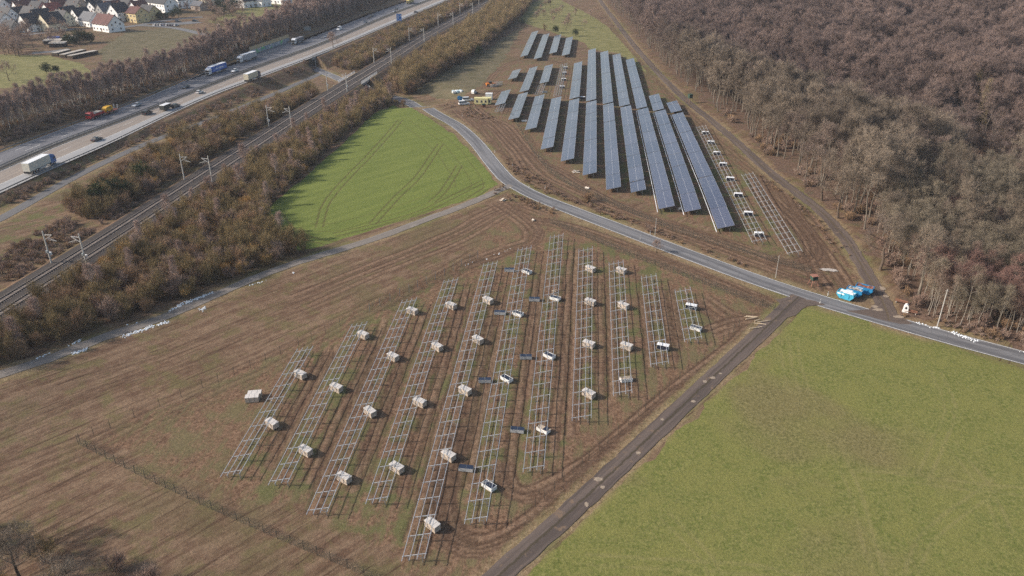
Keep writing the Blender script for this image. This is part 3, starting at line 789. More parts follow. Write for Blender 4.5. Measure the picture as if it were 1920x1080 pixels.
ROWS = [
 ([(999,59),(1008,58),(989.5,103),(975.5,107)], 'short panel row nearest the motorway in the far group below the orchard', {}),
 ([(1019.5,64),(1029,62.5),(1014.5,107.5),(1001,111)], 'second panel row from the left in the far group below the orchard', {}),
 ([(1041,66),(1051.5,65.5),(1042.5,97.5),(1031,101)], 'third panel row from the left in the far group below the orchard', {}),
 ([(1063,70.5),(1073,69),(1066,101),(1055,105)], 'rightmost panel row of the far group below the orchard', {}),
 ([(963,132),(976,129),(967,146),(953,149)], 'smallest panel table standing alone left of the middle rows', {}),
 ([(995,127),(1006,124.5),(989.5,169),(975.5,172.5)], 'leftmost full panel row of the middle block', {}),
 ([(1022.5,123),(1036,121),(1027,153),(1013,157)], 'half finished panel row with its bare frame showing at the near end', {}),
 ([(1078,117.5),(1090.5,115.5),(1084.5,182),(1069,186)], 'middle block panel row just right of the bare rack with white packs', {}),
 ([(1104,92.5),(1116,91),(1116.5,185.5),(1100,190.5)], 'middle block panel row that runs straight away from the viewer', {}),
 ([(1127,97),(1138.5,95),(1148,191),(1132,195)], 'middle block panel row, third from its right-hand long end', {}),
 ([(1150,102),(1161,100.5),(1179.5,196),(1162.5,199.5)], 'middle block panel row, second long one from the forest side', {}),
 ([(1174.5,111),(1187,109.5),(1212,200),(1195,204)], 'last long panel row of the middle block towards the forest', {}),
 ([(1218,178),(1232.5,175),(1244,204),(1226,208)], 'left one of two short panel tables beside the forest track', {}),
 ([(1251,191),(1266,188),(1277,207),(1260,211)], 'right one of two short panel tables beside the forest track', {}),
 ([(941,171),(957,168),(945,194),(929,197.5)], 'small panel table with half-open frame beside the site containers', {}),
 ([(975,175),(988,173),(972,221),(954,224)], 'front block panel row, first from the left', {}),
 ([(1005,179),(1020,177),(1004.5,240),(985.5,243)], 'front block panel row, second from the left', {}),
 ([(1035,184),(1052,181),(1036,276),(1015,280)], 'front block panel row, third from the left', {}),
 ([(1069.5,187),(1084,185),(1075,297.5),(1052.5,302.5)], 'front block panel row, fourth from the left', {}),
 ([(1100.5,191),(1117,189),(1117,324),(1094,329)], 'front block panel row, fifth from the left', {}),
 ([(1132.5,196),(1148,193),(1163,350.5),(1138,356)], 'front block panel row, sixth from the left', {}),
 ([(1164.5,200),(1181,197.5),(1209,356),(1185.5,361)], 'front block panel row with a missing strip of modules near its near end', {'gap': 8}),
 ([(1196,204.5),(1213,202),(1263,387),(1237.5,392)], 'front block panel row, third from the right, white duct along it', {'duct': True}),
 ([(1229,209),(1245,205.5),(1312,392),(1287,397.5)], 'front block panel row, second from the right, white duct along it', {'duct': True}),
 ([(1261,212.5),(1277.5,210),(1374,423),(1349,429)], 'longest panel row, last on the right, white duct along it', {'duct': True}),
]
for c, lab, kw in ROWS: panel_row(c, lab, **kw)
for (b, t, lab) in (((935,209),(941,196),'stub of bare frame below the small panel table by the containers'), ((1009.5,177),(1017,158),'stub of bare frame below the half finished panel row')):
    rack(P2(*b, 1.3), P2(*t, 1.3), lab)

# ------------------------------------------------------------ crates and module packs
M_wood = paint('pale_crate_wood', (.43, .37, .315), .85, 0, .18, 2.2); M_wood2 = paint('crate_lid_board', (.54, .51, .48), .8, 0, .10, 1.6)
M_strap = paint('grey_strap', (.16, .16, .165), .6); M_plank = paint('raw_plank', (.42, .34, .26), .8, 0, .25, 3)
M_wcard = paint('white_pack_side', (.66, .67, .67), .55, 0, .08); M_mod = paint('dark_module_face', (.018, .024, .045), .2, 0, .2, 1, .8)
M_gcard = paint('grey_pack_side', (.36, .37, .38), .6, 0, .1)
def crate_proto():
    r = thing('module_crate', 'x', 'crate', group='pale wooden module crates')
    L, W_, Hh = 1.18, .58, 1.12
    MB().box(-L, L, -W_, W_, .14, Hh).obj('crate_side', M_wood, r)
    b = MB()
    for x in (-L-.015, -.4, .4, L-.085): 
        for y0, y1 in ((-W_-.025, -W_-.001), (W_+.001, W_+.025)): b.box(x, x+.1, y0, y1, .14, Hh)
    for s in (-1, 1):
        for z in (.16, .60, Hh-.12): b.box(-L, L, s*(W_+.027)-.012, s*(W_+.027)+.012, z, z+.11)
        for y in (-W_+.05, 0, W_-.15): b.box(s*(L+.014)-.012, s*(L+.014)+.012, y, y+.1, .14, Hh)
    b.obj('batten', M_wood, r)
    MB().box(-L-.05, L+.05, -W_-.05, W_+.05, Hh, Hh+.07).obj('lid', M_wood2, r)
    b = MB()
    for y in (-.5, 0, .5): b.box(-L, L, y-.06, y+.06, 0, .09)
    for x in (-1, -.35, .35, 1): b.box(x-.08, x+.08, -W_, W_, .09, .14)
    b.obj('pallet', M_plank, r)
    for x in (-.5, .5): MB().box(x-.025, x+.025, -W_-.056, W_+.056, .135, Hh+.078).obj('strap', M_strap, r)
    return r
def open_proto(dark_side=False):
    r = thing('module_pack', 'x', 'module pack', group='opened white packs of dark modules')
    L, W_, Hh = 1.17, .60, .78
    b = MB(); b.box(-L, L, -W_, -W_+.06, .12, Hh).box(-L, L, W_-.06, W_, .12, Hh).box(-L, -L+.06, -W_+.061, W_-.061, .12, Hh).box(L-.06, L, -W_+.061, W_-.061, .12, Hh)
    b.obj('pack_side', M_wcard, r)
    for x0, x1 in ((-L+.08, -.03), (.03, L-.08)): MB().box(x0, x1, -W_+.08, W_-.08, .13, Hh-.07).obj('modules', M_mod, r)
    b = MB(); b.box(-L, L, -W_, -W_+.1, 0, .12).box(-L, L, -.05, .05, 0, .12).box(-L, L, W_-.1, W_, 0, .12); b.obj('pallet', M_plank, r)
    return r
def flat_proto():
    r = thing('module_pack', 'x', 'module pack', group='low dark module packs with grey sides')
    L, W_ = 1.2, .52
    for x0, x1 in ((-L, -.02), (.02, L)):
        MB().box(x0, x1, -W_, W_, .1, .74).obj('pack_side', M_gcard, r)
        MB().box(x0+.03, x1-.03, -W_+.03, W_-.03, .741, .775).obj('modules', M_mod, r)
    MB().box(-L, L, -W_+.1, -W_+.2, 0, .1).box(-L, L, W_-.2, W_-.1, 0, .1).obj('pallet', M_plank, r)
    return r
def stand_proto():
    r = thing('module_pack', 'x', 'module pack', group='white packs with a dark open side')
    L, W_, Hh = 1.18, .55, 1.12
    MB().box(-L, L, -W_+.05, W_, .12, Hh).obj('pack_side', M_wcard, r)
    for x0, x1 in ((-L+.04, -.03), (.03, L-.04)): MB().box(x0, x1, -W_, -W_+.045, .16, Hh-.06).obj('modules', M_mod, r)
    MB().box(-L-.03, L+.03, -W_-.03, W_+.03, Hh, Hh+.05).obj('lid', M_whitepl, r)
    MB().box(-L, L, -W_+.1, -W_+.2, 0, .12).box(-L, L, W_-.2, W_-.1, 0, .12).obj('pallet', M_plank, r)
    return r
rackx = {}
def nearest_row(x, y):
    best = None
    for i, (b, t) in enumerate(NEARW[:11]):
        f = (y-b[1])/(t[1]-b[1]); xx = b[0]+(t[0]-b[0])*f; d = abs(x-xx)
        if best is None or d < best[0]: best = (d, i)
    return best[1]
CR = [(510,794),(563,702),(573,845),(631,727),(681,628),(645,896),(694,772),(737,669),(773,583),(744,877),(787,754),(820,650),(846,573),(811,984),(841,854),(872,732),(896,637),(915,563),
 (1107,504),(1107,566),(1104,645),(1104,738),(1165,507),(1169,573),(1175,649)]
rc = random.Random(5)
def place_all(L, proto, noun, ang, h=.62):
    items = []
    for p in L:
        v = P(p[0], p[1], h); items.append((nearest_row(v.x, v.y), v.y, v))
    items.sort(key=lambda q: (q[0], q[1])); cnt = {}
    for n, (r_, y, v) in enumerate(items):
        k = cnt.get(r_, 0); cnt[r_] = k+1; tot = sum(1 for q in items if q[0] == r_)
        where = f'at the {ordinal(r_)} rack from the left'
        pos_ = 'the only one' if tot == 1 else (f'{ordinal(k)} from the near end')
        lab = f'{noun} {where}, {pos_}' if tot == 1 else f'{noun} {where}, {ordinal(k)} from near end'
        a = R(ang + rc.uniform(-7, 7))
        if n == 0: proto.location = v; proto.rotation_euler = (0, 0, a); proto['label'] = lab
        else: copy_tree(proto, v, a, lab)
place_all(CR, crate_proto(), 'pale boarded crate', -40)
place_all([(988,509),(1041,559),(971,588),(1030,667),(950,710),(917,911),(1305,615)], open_proto(), 'open white pack', -38, .4)
place_all([(955,506),(1002,561),(937,586),(986,669),(909,713),(970,806),(874,878)], flat_proto(), 'low dark pack', -6, .4)
place_all([(1296,575),(1243,650)], stand_proto(), 'dark-sided white pack', -30, .6)
# special ones
v = P(473, 747, .6); c1 = crate_proto(); c1.location = v; c1.rotation_euler = (0, 0, R(8)); c1['label'] = 'front crate of the pair standing outside the racks at the far left'
o2 = P(473, 747, .6) + Vector((.1, 1.28, 0)); copy_tree(c1, o2, R(8), 'rear crate of the pair standing outside the racks at the far left')
for (x, y, a, lab) in ((1174,711,12,'half emptied white pack with loose planks on top, near end of the ninth rack'), (1019,805,-38,'half emptied white pack with planks and modules, near end of the seventh rack')):
    v = P(x, y, .45); r = thing('planked_pack', lab, 'module pack', v, R(a), 'half emptied packs with planks')
    MB().box(-1.15, 1.15, -.58, .58, .12, .72).obj('pack_side', M_wcard, r)
    b = MB()
    for i, (u, ww) in enumerate(((-.5, .12), (-.28, .2), (0, .12), (.22, .15), (.45, .1))): b.box(-1.2+.1*(i % 3), 1.0+.08*i, u, u+ww, .72+.012*(i % 2), .78+.012*(i % 2))
    b.obj('plank', M_plank, r); MB().box(.1, .95, -.5, .5, .795, .85).obj('modules', M_mod, r) if a < 0 else None
v = P(1039, 545, .4); r = thing('scrap_pile', 'small heap of packing wood just behind an open pack on the seventh rack', 'scrap', v, .5)
b = MB()
for i in range(7): b.box(-.6, .6, -.06, .06, .05+i*.09, .1+i*.09, Matrix.Rotation(i*.9, 4, 'Z') @ Matrix.Translation((.05*i, -.1+.04*i, 0)))
b.obj('plank', M_plank, r)
# crates on the upper bare rack + the four packs in the middle block
up_c = stand_proto(); up_c['group'] = 'white packs on the long bare rack by the forest track'
U = [(1322,249),(1333,267),(1344,287),(1356,308),(1369,335),(1384,365),(1403,400),(1423,439)]
for i, (x, y) in enumerate(U[::-1]):
    v = P(x, y, .65); lab = f'white pack on long rack by forest track, {ordinal(i)} from near end'
    if i == 0: up_c.location = v; up_c.rotation_euler = (0, 0, R(-8)); up_c['label'] = lab
    else: copy_tree(up_c, v, R(-8+rc.uniform(-4, 4)), lab)
for i, (x, y) in enumerate([(1054,163),(1057,149),(1058,137),(1060,127)]):
    copy_tree(up_c, P(x, y, .65), R(rc.uniform(-6, 6)), f'white pack beside middle block bare rack, {ordinal(i)} from near end', 'white packs in the middle block')
copy_tree(up_c, P(1092, 183.5, .6), R(-5), 'white pack at the path between the middle and front panel blocks', 'white packs in the middle block')
fl = flat_proto(); fl.location = P(1021, 172, .5); fl.rotation_euler = (0, 0, .1); fl['label'] = 'low dark pack at the near end of the half finished panel row'
# small litter: boards and sheets
M_sheet = paint('packing_sheet', (.62, .55, .47), .8, 0, .15)
sc = 0
for (x, y, s, lab) in ((1080,322,1.5,'crumpled pale packing boards on mud below the fourth front panel row'),(1101,353,.9,'pale board lying on the mud by the upper fence'),(1276,392,1.0,'brown board between two panel rows near their ends'),(943,375,1.1,'pale tub left on the grass at the road junction'),
                       (983,227,1.4,'white board on mud left of the second front panel row'),(1000,413,.6,'small pale stone by the upper corner of the fence')):
    v = P(x, y, .1); b = MB()
    for k in range(4):
        a = k*1.3+x; b.box(-.9*s, .9*s, -.3*s, .3*s, .03+.1*k, .07+.1*k, Matrix.Rotation(a, 4, 'Z') @ Matrix.Rotation(.12*k, 4, 'X'))
    o = b.obj('scrap_board', M_sheet, None, v); tag(o, lab, 'scrap')
M_skin = paint('bark_stripped_log', (.52, .42, .30), .8, 0, .2)
v0 = P(1418, 604, .1); rs = random.Random(3); rt = thing('pole_pile', 'fan of pale wooden poles lying on mud by the farm road junction', 'wooden poles', v0)
for k in range(7):
    b = MB(); a = R(rs.uniform(-30, 40)); x, y = rs.uniform(-1, 2), rs.uniform(-2.5, 2.5); l = rs.uniform(.7, 1.7)
    b.tube([(x-l*cos(a), y-l*sin(a), .08+.05*k), (x+l*cos(a), y+l*sin(a), .10+.05*k)], .09, 6).obj('pole', M_skin, rt)

# ------------------------------------------------------------ fences
def mesh_mat():
    m = new_mat('fence_wire'); t = NT(m)
    uv = t.n('UVMap').outputs[0]; s = t.n('SeparateXYZ', None, {0: uv}).outputs
    def ln(k, p, w_):
        q = t.math('FRACT', t.math('DIVIDE', s[k], p)); return t.math('LESS_THAN', q, w_)
    a = t.math('MAXIMUM', ln(0, .06, .16), ln(1, .18, .07))
    t.out((.055, .06, .05), .6, alpha=a); return m
M_wire = mesh_mat(); M_green = paint('green_fence_post', (.055, .062, .050), .6); M_bright = paint('new_steel_post', (.30, .31, .31), .5, .4)
postm = MB().box(-.03, .03, -.03, .03, -.3, 1.9).mesh('post', M_green); postb = MB().box(-.05, .05, -.05, .05, -.3, 2.1).mesh('post', M_bright)
def fence(px, label, step=2.6, wire=True, pm=None, group=None, Hh=1.8):
    L = resample(pts(px), step); root = thing('wire_fence', label, 'fence', (L[0][0], L[0][1], hz(*L[0])), 0, group)
    o0 = Vector(root.location)
    for p in L[:100]:
        o = bpy.data.objects.new('post', pm or postm); COL.objects.link(o); o.parent = root; o.location = Vector((p[0], p[1], hz(*p))) - o0; o.rotation_euler = (random.uniform(-.02, .02), random.uniform(-.02, .02), 0)
    if wire:
        V = []; Fc = []; UV = []; s = 0
        for i, p in enumerate(L):
            if i: s += hypot(p[0]-L[i-1][0], p[1]-L[i-1][1])
            z = hz(*p); V += [(p[0]-o0.x, p[1]-o0.y, z-o0.z+.05), (p[0]-o0.x, p[1]-o0.y, z-o0.z+Hh)]
            UV += [(s, 0), (s, Hh)]
            if i: a = 2*(i-1); Fc.append((a, a+2, a+3, a+1))
        me = bpy.data.meshes.new('wire_mesh'); me.from_pydata(V, [], Fc); me.materials.append(M_wire); uv = me.uv_layers.new(name='UVMap')
        for li, l in enumerate(me.loops): uv.data[li].uv = UV[l.vertex_index]
        o = bpy.data.objects.new('wire_mesh', me); COL.objects.link(o); o.parent = root
    return root
fence([(147,832),(235,879),(330,925),(420,966),(520,1010),(620,1052),(715,1094)], 'dark green wire fence along the bottom left edge of the muddy field', 2.3)
fence([(150,829),(207,803),(300,762),(380,727),(470,690),(560,648),(690,586)], 'line of thin fence posts left of the first racks, no wire yet', 3.1, False)
fence([(693,584),(750,556),(800,533),(850,508),(896,484)], 'newest fence stretch with bright posts behind the third to fifth racks', 2.3, True, postb)
fence([(1031,418),(1100,446),(1180,480),(1280,518),(1380,557),(1452,582)], 'dark wire fence between the near racks and the country road', 2.5)
fence([(1385,612),(1355,642),(1320,672),(1274,712),(1236,746),(1210,768),(1124,845),(1091,875),(1057,903),(1021,936),(984,966),(930,1008)], 'line of green posts beside the farm road', 2.6, False)
fence([(958,215),(985,262),(1010,300),(1050,338),(1120,372),(1220,416),(1320,452),(1420,482),(1520,512)], 'long wire fence around the upper panel field beside the road', 3.4)

# ------------------------------------------------------------ road furniture
M_conc_post = paint('grey_concrete', (.40, .39, .37), .8); M_dwhite = paint('white_plastic', (.75, .75, .74), .5)
def delineator():
    r = thing('delineator_post', 'x', 'road post', group='white delineator posts along the country road')
    MB().prism([(-.06, -.1), (.06, -.1), (.05, 1.0), (-.05, .94)], -.05, .05).obj('shaft', M_dwhite, r)
    MB().box(-.062, .062, -.055, .055, .68, .84).obj('black_band', M_black, r); return r
dl = delineator(); DL = [(961,311,'left of the road below the wheat'),(1022,354,'right of the road after the junction'),(1200,449,'left of the road near a small bare tree'),(1219,439,'beside the tall pole above the road'),(1537,569,'at the farm road junction'),(1552,554,'opposite the farm road junction'),(867,218,'at the start of the site access'),(992,352,'on the grass at the junction by the wheat'), (928,286,'outside the bend by the wheat')]
for i, (x, y, lab) in enumerate(DL):
    if i == 0: dl.location = P(x, y); dl['label'] = 'white road post ' + lab
    else: copy_tree(dl, P(x, y), random.uniform(-.4, .4), 'white road post ' + lab)
for (x, y, h_, lab) in ((1757,613,9.0,'tall bare pole at the edge of the snow strip beside the country road'), (1454,521,5.6,'slim pale pole beside the upper fence and ruts'), (1228,441,4.6,'slim pole beside the road above the near racks')):
    v = P(x, y); r = thing('pole', lab, 'pole', v)
    MB().cyl(0, 0, -.3, h_, .13 if h_ > 8 else .07, 8, .09 if h_ > 8 else .05).obj('shaft', M_conc_post, r)
    b = MB(); b.box(-.35, .35, -.05, .05, h_-.4, h_-.3) if h_ > 8 else b.cyl(0, 0, h_, h_+.2, .1, 8); b.obj('cap', M_conc_post, r)

# blue skips
M_blue = paint('skip_blue', (.02, .20, .42), .45, 0, .12, 1); M_white_p = paint('white_paint', (.72, .73, .74), .45, 0, .06); M_rust = paint('rusty_lid', (.24, .10, .07), .8, 0, .2)
M_rubble = paint('rubble', (.38, .35, .31), .9, 0, .35, 4); M_ltblue = paint('skip_light_blue', (.05, .33, .50), .5, 0, .15, 1)
def skip(x, y, rz, lab, body, fill, stripe=True, L=2.6):
    r = thing('skip_container', lab, 'skip', P(x, y, .3), rz, 'blue waste skips by the road')
    prof = [(-L*.62, .1), (L*.62, .1), (L, .95), (L*.95, 1.55), (-L*.95, 1.55), (-L, .95)]
    b = MB(); b.prism(prof, -.95, -.88).prism(prof, .88, .95)
    for (p, q) in zip(prof, prof[1:]+prof[:1]):
        if p[1] > 1.5 and q[1] > 1.5: continue
        b.bar((p[0], 0, p[1]), (q[0], 0, q[1]), 1.76, .07)
    b.obj('tub', body, r)
    rim = MB()
    for s in (-1, 1): rim.box(-L*.95, L*.95, s*.93-.06, s*.93+.06, 1.55, 1.65); 
    for s in (-1, 1): rim.box(s*L*.95-.06, s*L*.95+.06, -.86, .86, 1.55, 1.65)
    rim.obj('rim', body, r)
    if stripe:
        for s in (-1, 1): MB().box(-L*.9, -L*.1, s*.958-.004, s*.958+.004, 1.05, 1.4).obj('white_band', M_white_p, r)
    f = MB(); rr_ = random.Random(int(x)); n = 9
    for i in range(n):
        for j in range(4): f.v.append((-L*.88+L*1.76*i/(n-1), -.85+1.7*j/3, 1.28+rr_.uniform(0, .5)))
    for i in range(n-1):
        for j in range(3): a = i*4+j; f.f.append((a, a+4, a+5, a+1))
    f.obj('load', fill, r)
    for k in (-.5, .5):
        lg = MB(); lg.bar((k*L*.9, -1.02, .5), (k*L*.9, -1.02, 1.3), .12); lg.bar((k*L*.9, 1.02, .5), (k*L*.9, 1.02, 1.3), .12); lg.obj('lifting_lug', body, r)
skip(1586, 557, R(-42), 'bright blue skip with white load, frontmost of three by the road', M_ltblue, M_white_p, True, 1.95)
skip(1602, 551, R(-40), 'middle blue skip heaped with pale rubble', M_blue, M_rubble, True, 1.8)
skip(1620, 546, R(-36), 'rear blue skip with rusty brown cover at the forest track', M_blue, M_rust, True, 1.95)

# roadside chapel-like wayside shrine with two benches
M_plaster = paint('white_plaster', (.78, .78, .77), .8, 0, .05)
v = P(1697, 585); r = thing('wayside_shrine', 'small white plastered wayside shrine at the forest edge', 'shrine', v, R(-25)); r.scale = (.66, .66, .66)
prof = [(-.95, 0), (.95, 0), (.8, .9), (.72, 2.1), (.45, 2.75), (0, 3.05), (-.45, 2.75), (-.72, 2.1), (-.8, .9)]
MB().prism(prof, -.5, .5).obj('masonry', M_plaster, r, bevel=.04)
MB().prism([(-.3, 1.35), (.3, 1.35), (.3, 1.95), (0, 2.25), (-.3, 1.95)], -.53, -.45).obj('niche', M_black, r)
MB().prism([(-.75, 2.1), (.75, 2.1), (.47, 2.85), (0, 3.16), (-.47, 2.85)], .51, .58).obj('back_slab', M_conc_post, r)
M_bench = paint('brown_bench_wood', (.20, .10, .065), .7, 0, .2)
for (x, y, a, lab) in ((1689,569,-38,'brown wooden bench left of the white shrine'), (1707,588,-30,'brown wooden bench right of the white shrine')):
    r = thing('park_bench', lab, 'bench', P(x, y), R(a), 'brown benches by the shrine')
    MB().box(-1.3, 1.3, -.22, .22, .42, .48).obj('seat', M_bench, r); MB().box(-1.3, 1.3, .24, .29, .52, .85).obj('backrest', M_bench, r)
    for s in (-1, 1): MB().box(s-.06, s+.06, -.2, .3, 0, .42).obj('leg', M_conc_post, r)
# raised hide at the road
M_dkgreen = paint('dark_green_board', (.03, .06, .045), .7); M_redw = paint('reddish_timber', (.30, .14, .10), .7)
v = P(1524, 535); r = thing('raised_hide', 'small dark green hide on reddish timber legs near the puddle', 'hunting hide', v, R(10))
MB().box(-.65, .65, -.6, .6, 1.5, 2.5).obj('cabin', M_dkgreen, r); MB().box(-.8, .8, -.75, .75, 2.5, 2.6).obj('roof', M_redw, r); MB().box(-.5, .5, -.62, -.58, 1.9, 2.3).obj('opening', M_black, r)
for sx in (-1, 1):
    for sy in (-1, 1): MB().bar((sx*.9, sy*.85, 0), (sx*.55, sy*.5, 1.5), .1).obj('leg', M_redw, r)
b = MB()
for k in range(5): b.box(-.25, .25, -.95-.0*k+.05*k, -.91+.05*k, .2+.28*k, .26+.28*k)
b.obj('ladder', M_redw, r)
v = P(1293, 193); r = thing('raised_hide', 'dark hunting hide beside the forest track behind the panel rows', 'hunting hide', v, R(20))
MB().box(-.8, .8, -.8, .8, 2.2, 3.8).obj('cabin', M_dkgreen, r); MB().box(-.95, .95, -.95, .95, 3.8, 3.9).obj('roof', M_dkgreen, r)
for sx in (-1, 1):
    for sy in (-1, 1): MB().bar((sx*1.1, sy*1.1, 0), (sx*.7, sy*.7, 2.2), .12).obj('leg', M_bench, r)

# pale puddles on road and mud
M_pud = paint('pale_wet_gravel', (.30, .24, .18), .5, 0, .2, 2)
M_pud2 = paint('light_puddle', (.42, .38, .34), .35, 0, .15, 2)
def blob(x, y, rx, ry, m, name='puddle', rz=0, up=.05):
    v = P(x, y); n = 22; rr_ = random.Random(int(x*7+y)); V = []
    b = MB()
    for k in range(n):
        a = 2*pi*k/n; q = 1+rr_.uniform(-.25, .25); px_, py_ = cos(a)*rx*q, sin(a)*ry*q
        X, Y = v.x+px_*cos(rz)-py_*sin(rz), v.y+px_*sin(rz)+py_*cos(rz); b.v.append((X, Y, hz(X, Y)+up))
    b.v.append((v.x, v.y, v.z+up+.005)); b.f = [(k, (k+1) % n, n) for k in range(n)]
    o = b.obj(name, m); o['kind'] = 'structure'
for (x, y, rx, ry) in ((1122,899,.75,.55),(1197,850,.4,.4),(1130,914,.35,.35),(1100,946,.3,.5),(1300,753,.4,.35),(1322,716,.4,.4),(1336,709,.55,.4),(1351,701,.35,.25),(1242,787,.3,.3)): blob(x, y, rx, ry, M_pud, up=.075)
blob(1554, 506, 2.0, .8, M_pud2, rz=-.2)
for (x, y, rx, ry) in ((1646,581,1.1,.6),(1640,575,.8,.5),(1655,541,.7,.9),(1661,556,.6,.6),(1686,594,1.2,.6)): blob(x, y, rx, ry, M_pud, up=.06)
# ------------------------------------------------------------ vehicles
M_win = paint('dark_window_glass', (.02, .024, .03), .1, 0, .1, 1, .8); M_tyre = paint('tyre', (.02, .02, .02), .85); M_rim = paint('wheel_rim', (.4, .4, .41), .4, .5)
M_lamp = paint('lamp_glass', (.75, .75, .7), .2); M_red = paint('red_tail_glass', (.35, .02, .02), .3)
def cpaint(name, c): return paint(name, c, .3, 0, .04, .6, .7)
def wheels(r, xs_, w, rad, y=None):
    me = MB().disc((0, 0), rad, -.12, .12, 14).mesh('tyre', M_tyre); ri = MB().disc((0, 0), rad*.58, -.135, .135, 10).mesh('rim', M_rim)
    for x in xs_:
        for s in (-1, 1):
            o = bpy.data.objects.new('wheel', None); COL.objects.link(o); o.parent = r; o.location = (x, s*(w/2-.12), rad)
            for m_, n_ in ((me, 'tyre'), (ri, 'rim')):
                q = bpy.data.objects.new(n_, m_); COL.objects.link(q); q.parent = o
def car(name, lab, col, loc, rz, kind='sedan', group='cars on the motorway', lod=False):
    L, W_, Hh = {'sedan': (4.6, 1.82, 1.46), 'hatch': (4.1, 1.78, 1.5), 'suv': (4.7, 1.9, 1.7), 'van': (5.6, 2.0, 2.45), 'minivan': (4.8, 1.9, 1.8)}[kind]
    m = cpaint('car_'+'_'.join(str(round(c*100)) for c in col), col)
    r = thing(name, lab, 'van' if 'van' in kind else 'car', loc, rz, group); a = L/2
    belt = {'sedan': .92, 'hatch': .95, 'suv': 1.05, 'van': 1.3, 'minivan': 1.05}[kind]
    if kind in ('van', 'minivan'):
        prof = [(-a, .35), (-a, belt), (a-1.15, belt), (a-.12, belt-.28), (a, .55), (a-.08, .28), (-a+.05, .28)]
        cab = [(-a+.02, belt), (-a+.12, Hh-.08), (-a+.3, Hh), (a-2.0, Hh), (a-1.15, belt)]
    else:
        prof = [(-a, .42), (-a+.04, belt-.04), (-a+.75, belt), (a-1.35, belt), (a-.25, belt-.2), (a, .55), (a-.06, .26), (-a+.05, .28)]
        rear = .15 if kind in ('hatch', 'suv') else .75
        cab = [(-a+rear, belt), (-a+rear+.42, Hh-.05), (-a+rear+.8, Hh), (a-2.15, Hh), (a-1.25, belt)]
    MB().prism(prof, -W_/2, W_/2).obj('body', m, r, bevel=.07)
    b = MB(); n = len(cab); w0 = W_/2-.06; w1 = W_/2-.24
    for s in (1, -1):
        for (x, z) in cab: b.v.append((x, s*(w0 if z <= belt+.01 else w1), z+.001))
    b.f = [tuple(range(n)), tuple(range(2*n-1, n-1, -1))] + [(i, n+i, n+(i+1) % n, (i+1) % n) for i in range(n)]
    if kind == 'van':
        b.obj('upper_body', m, r, bevel=.05)
        MB().box(a-1.95, a-1.3, -w0-.001, w0+.001, belt+.05, Hh-.55).obj('side_window', M_win, r)
        q = MB(); q.hexa([(a-1.2, -.82, belt+.04), (a-1.10, -.82, belt+.04), (a-1.10, .82, belt+.04), (a-1.2, .82, belt+.04)], [(a-1.93, -.72, Hh-.12), (a-1.83, -.72, Hh-.12), (a-1.83, .72, Hh-.12), (a-1.93, .72, Hh-.12)]); q.obj('windscreen', M_win, r)
    else:
        b.obj('window_glass', M_win, r)
        x0 = min(x for x, z in cab if z > Hh-.1); x1 = a-2.1
        MB().box(x0-.02, x1+.02, -w1-.02, w1+.02, Hh-.03, Hh+.03).obj('roof', m, r, bevel=.02)
    wheels(r, (-a+.85, a-.85), W_, .33)
    for s in (-1, 1):
        MB().box(a-.14, a-.015, s*(W_/2-.28)-.17, s*(W_/2-.28)+.17, .58, .72).obj('headlight', M_lamp, r)
        MB().box(-a-.01, -a+.06, s*(W_/2-.2)-.14, s*(W_/2-.2)+.14, .66, .8).obj('tail_light', M_red, r)
    return r
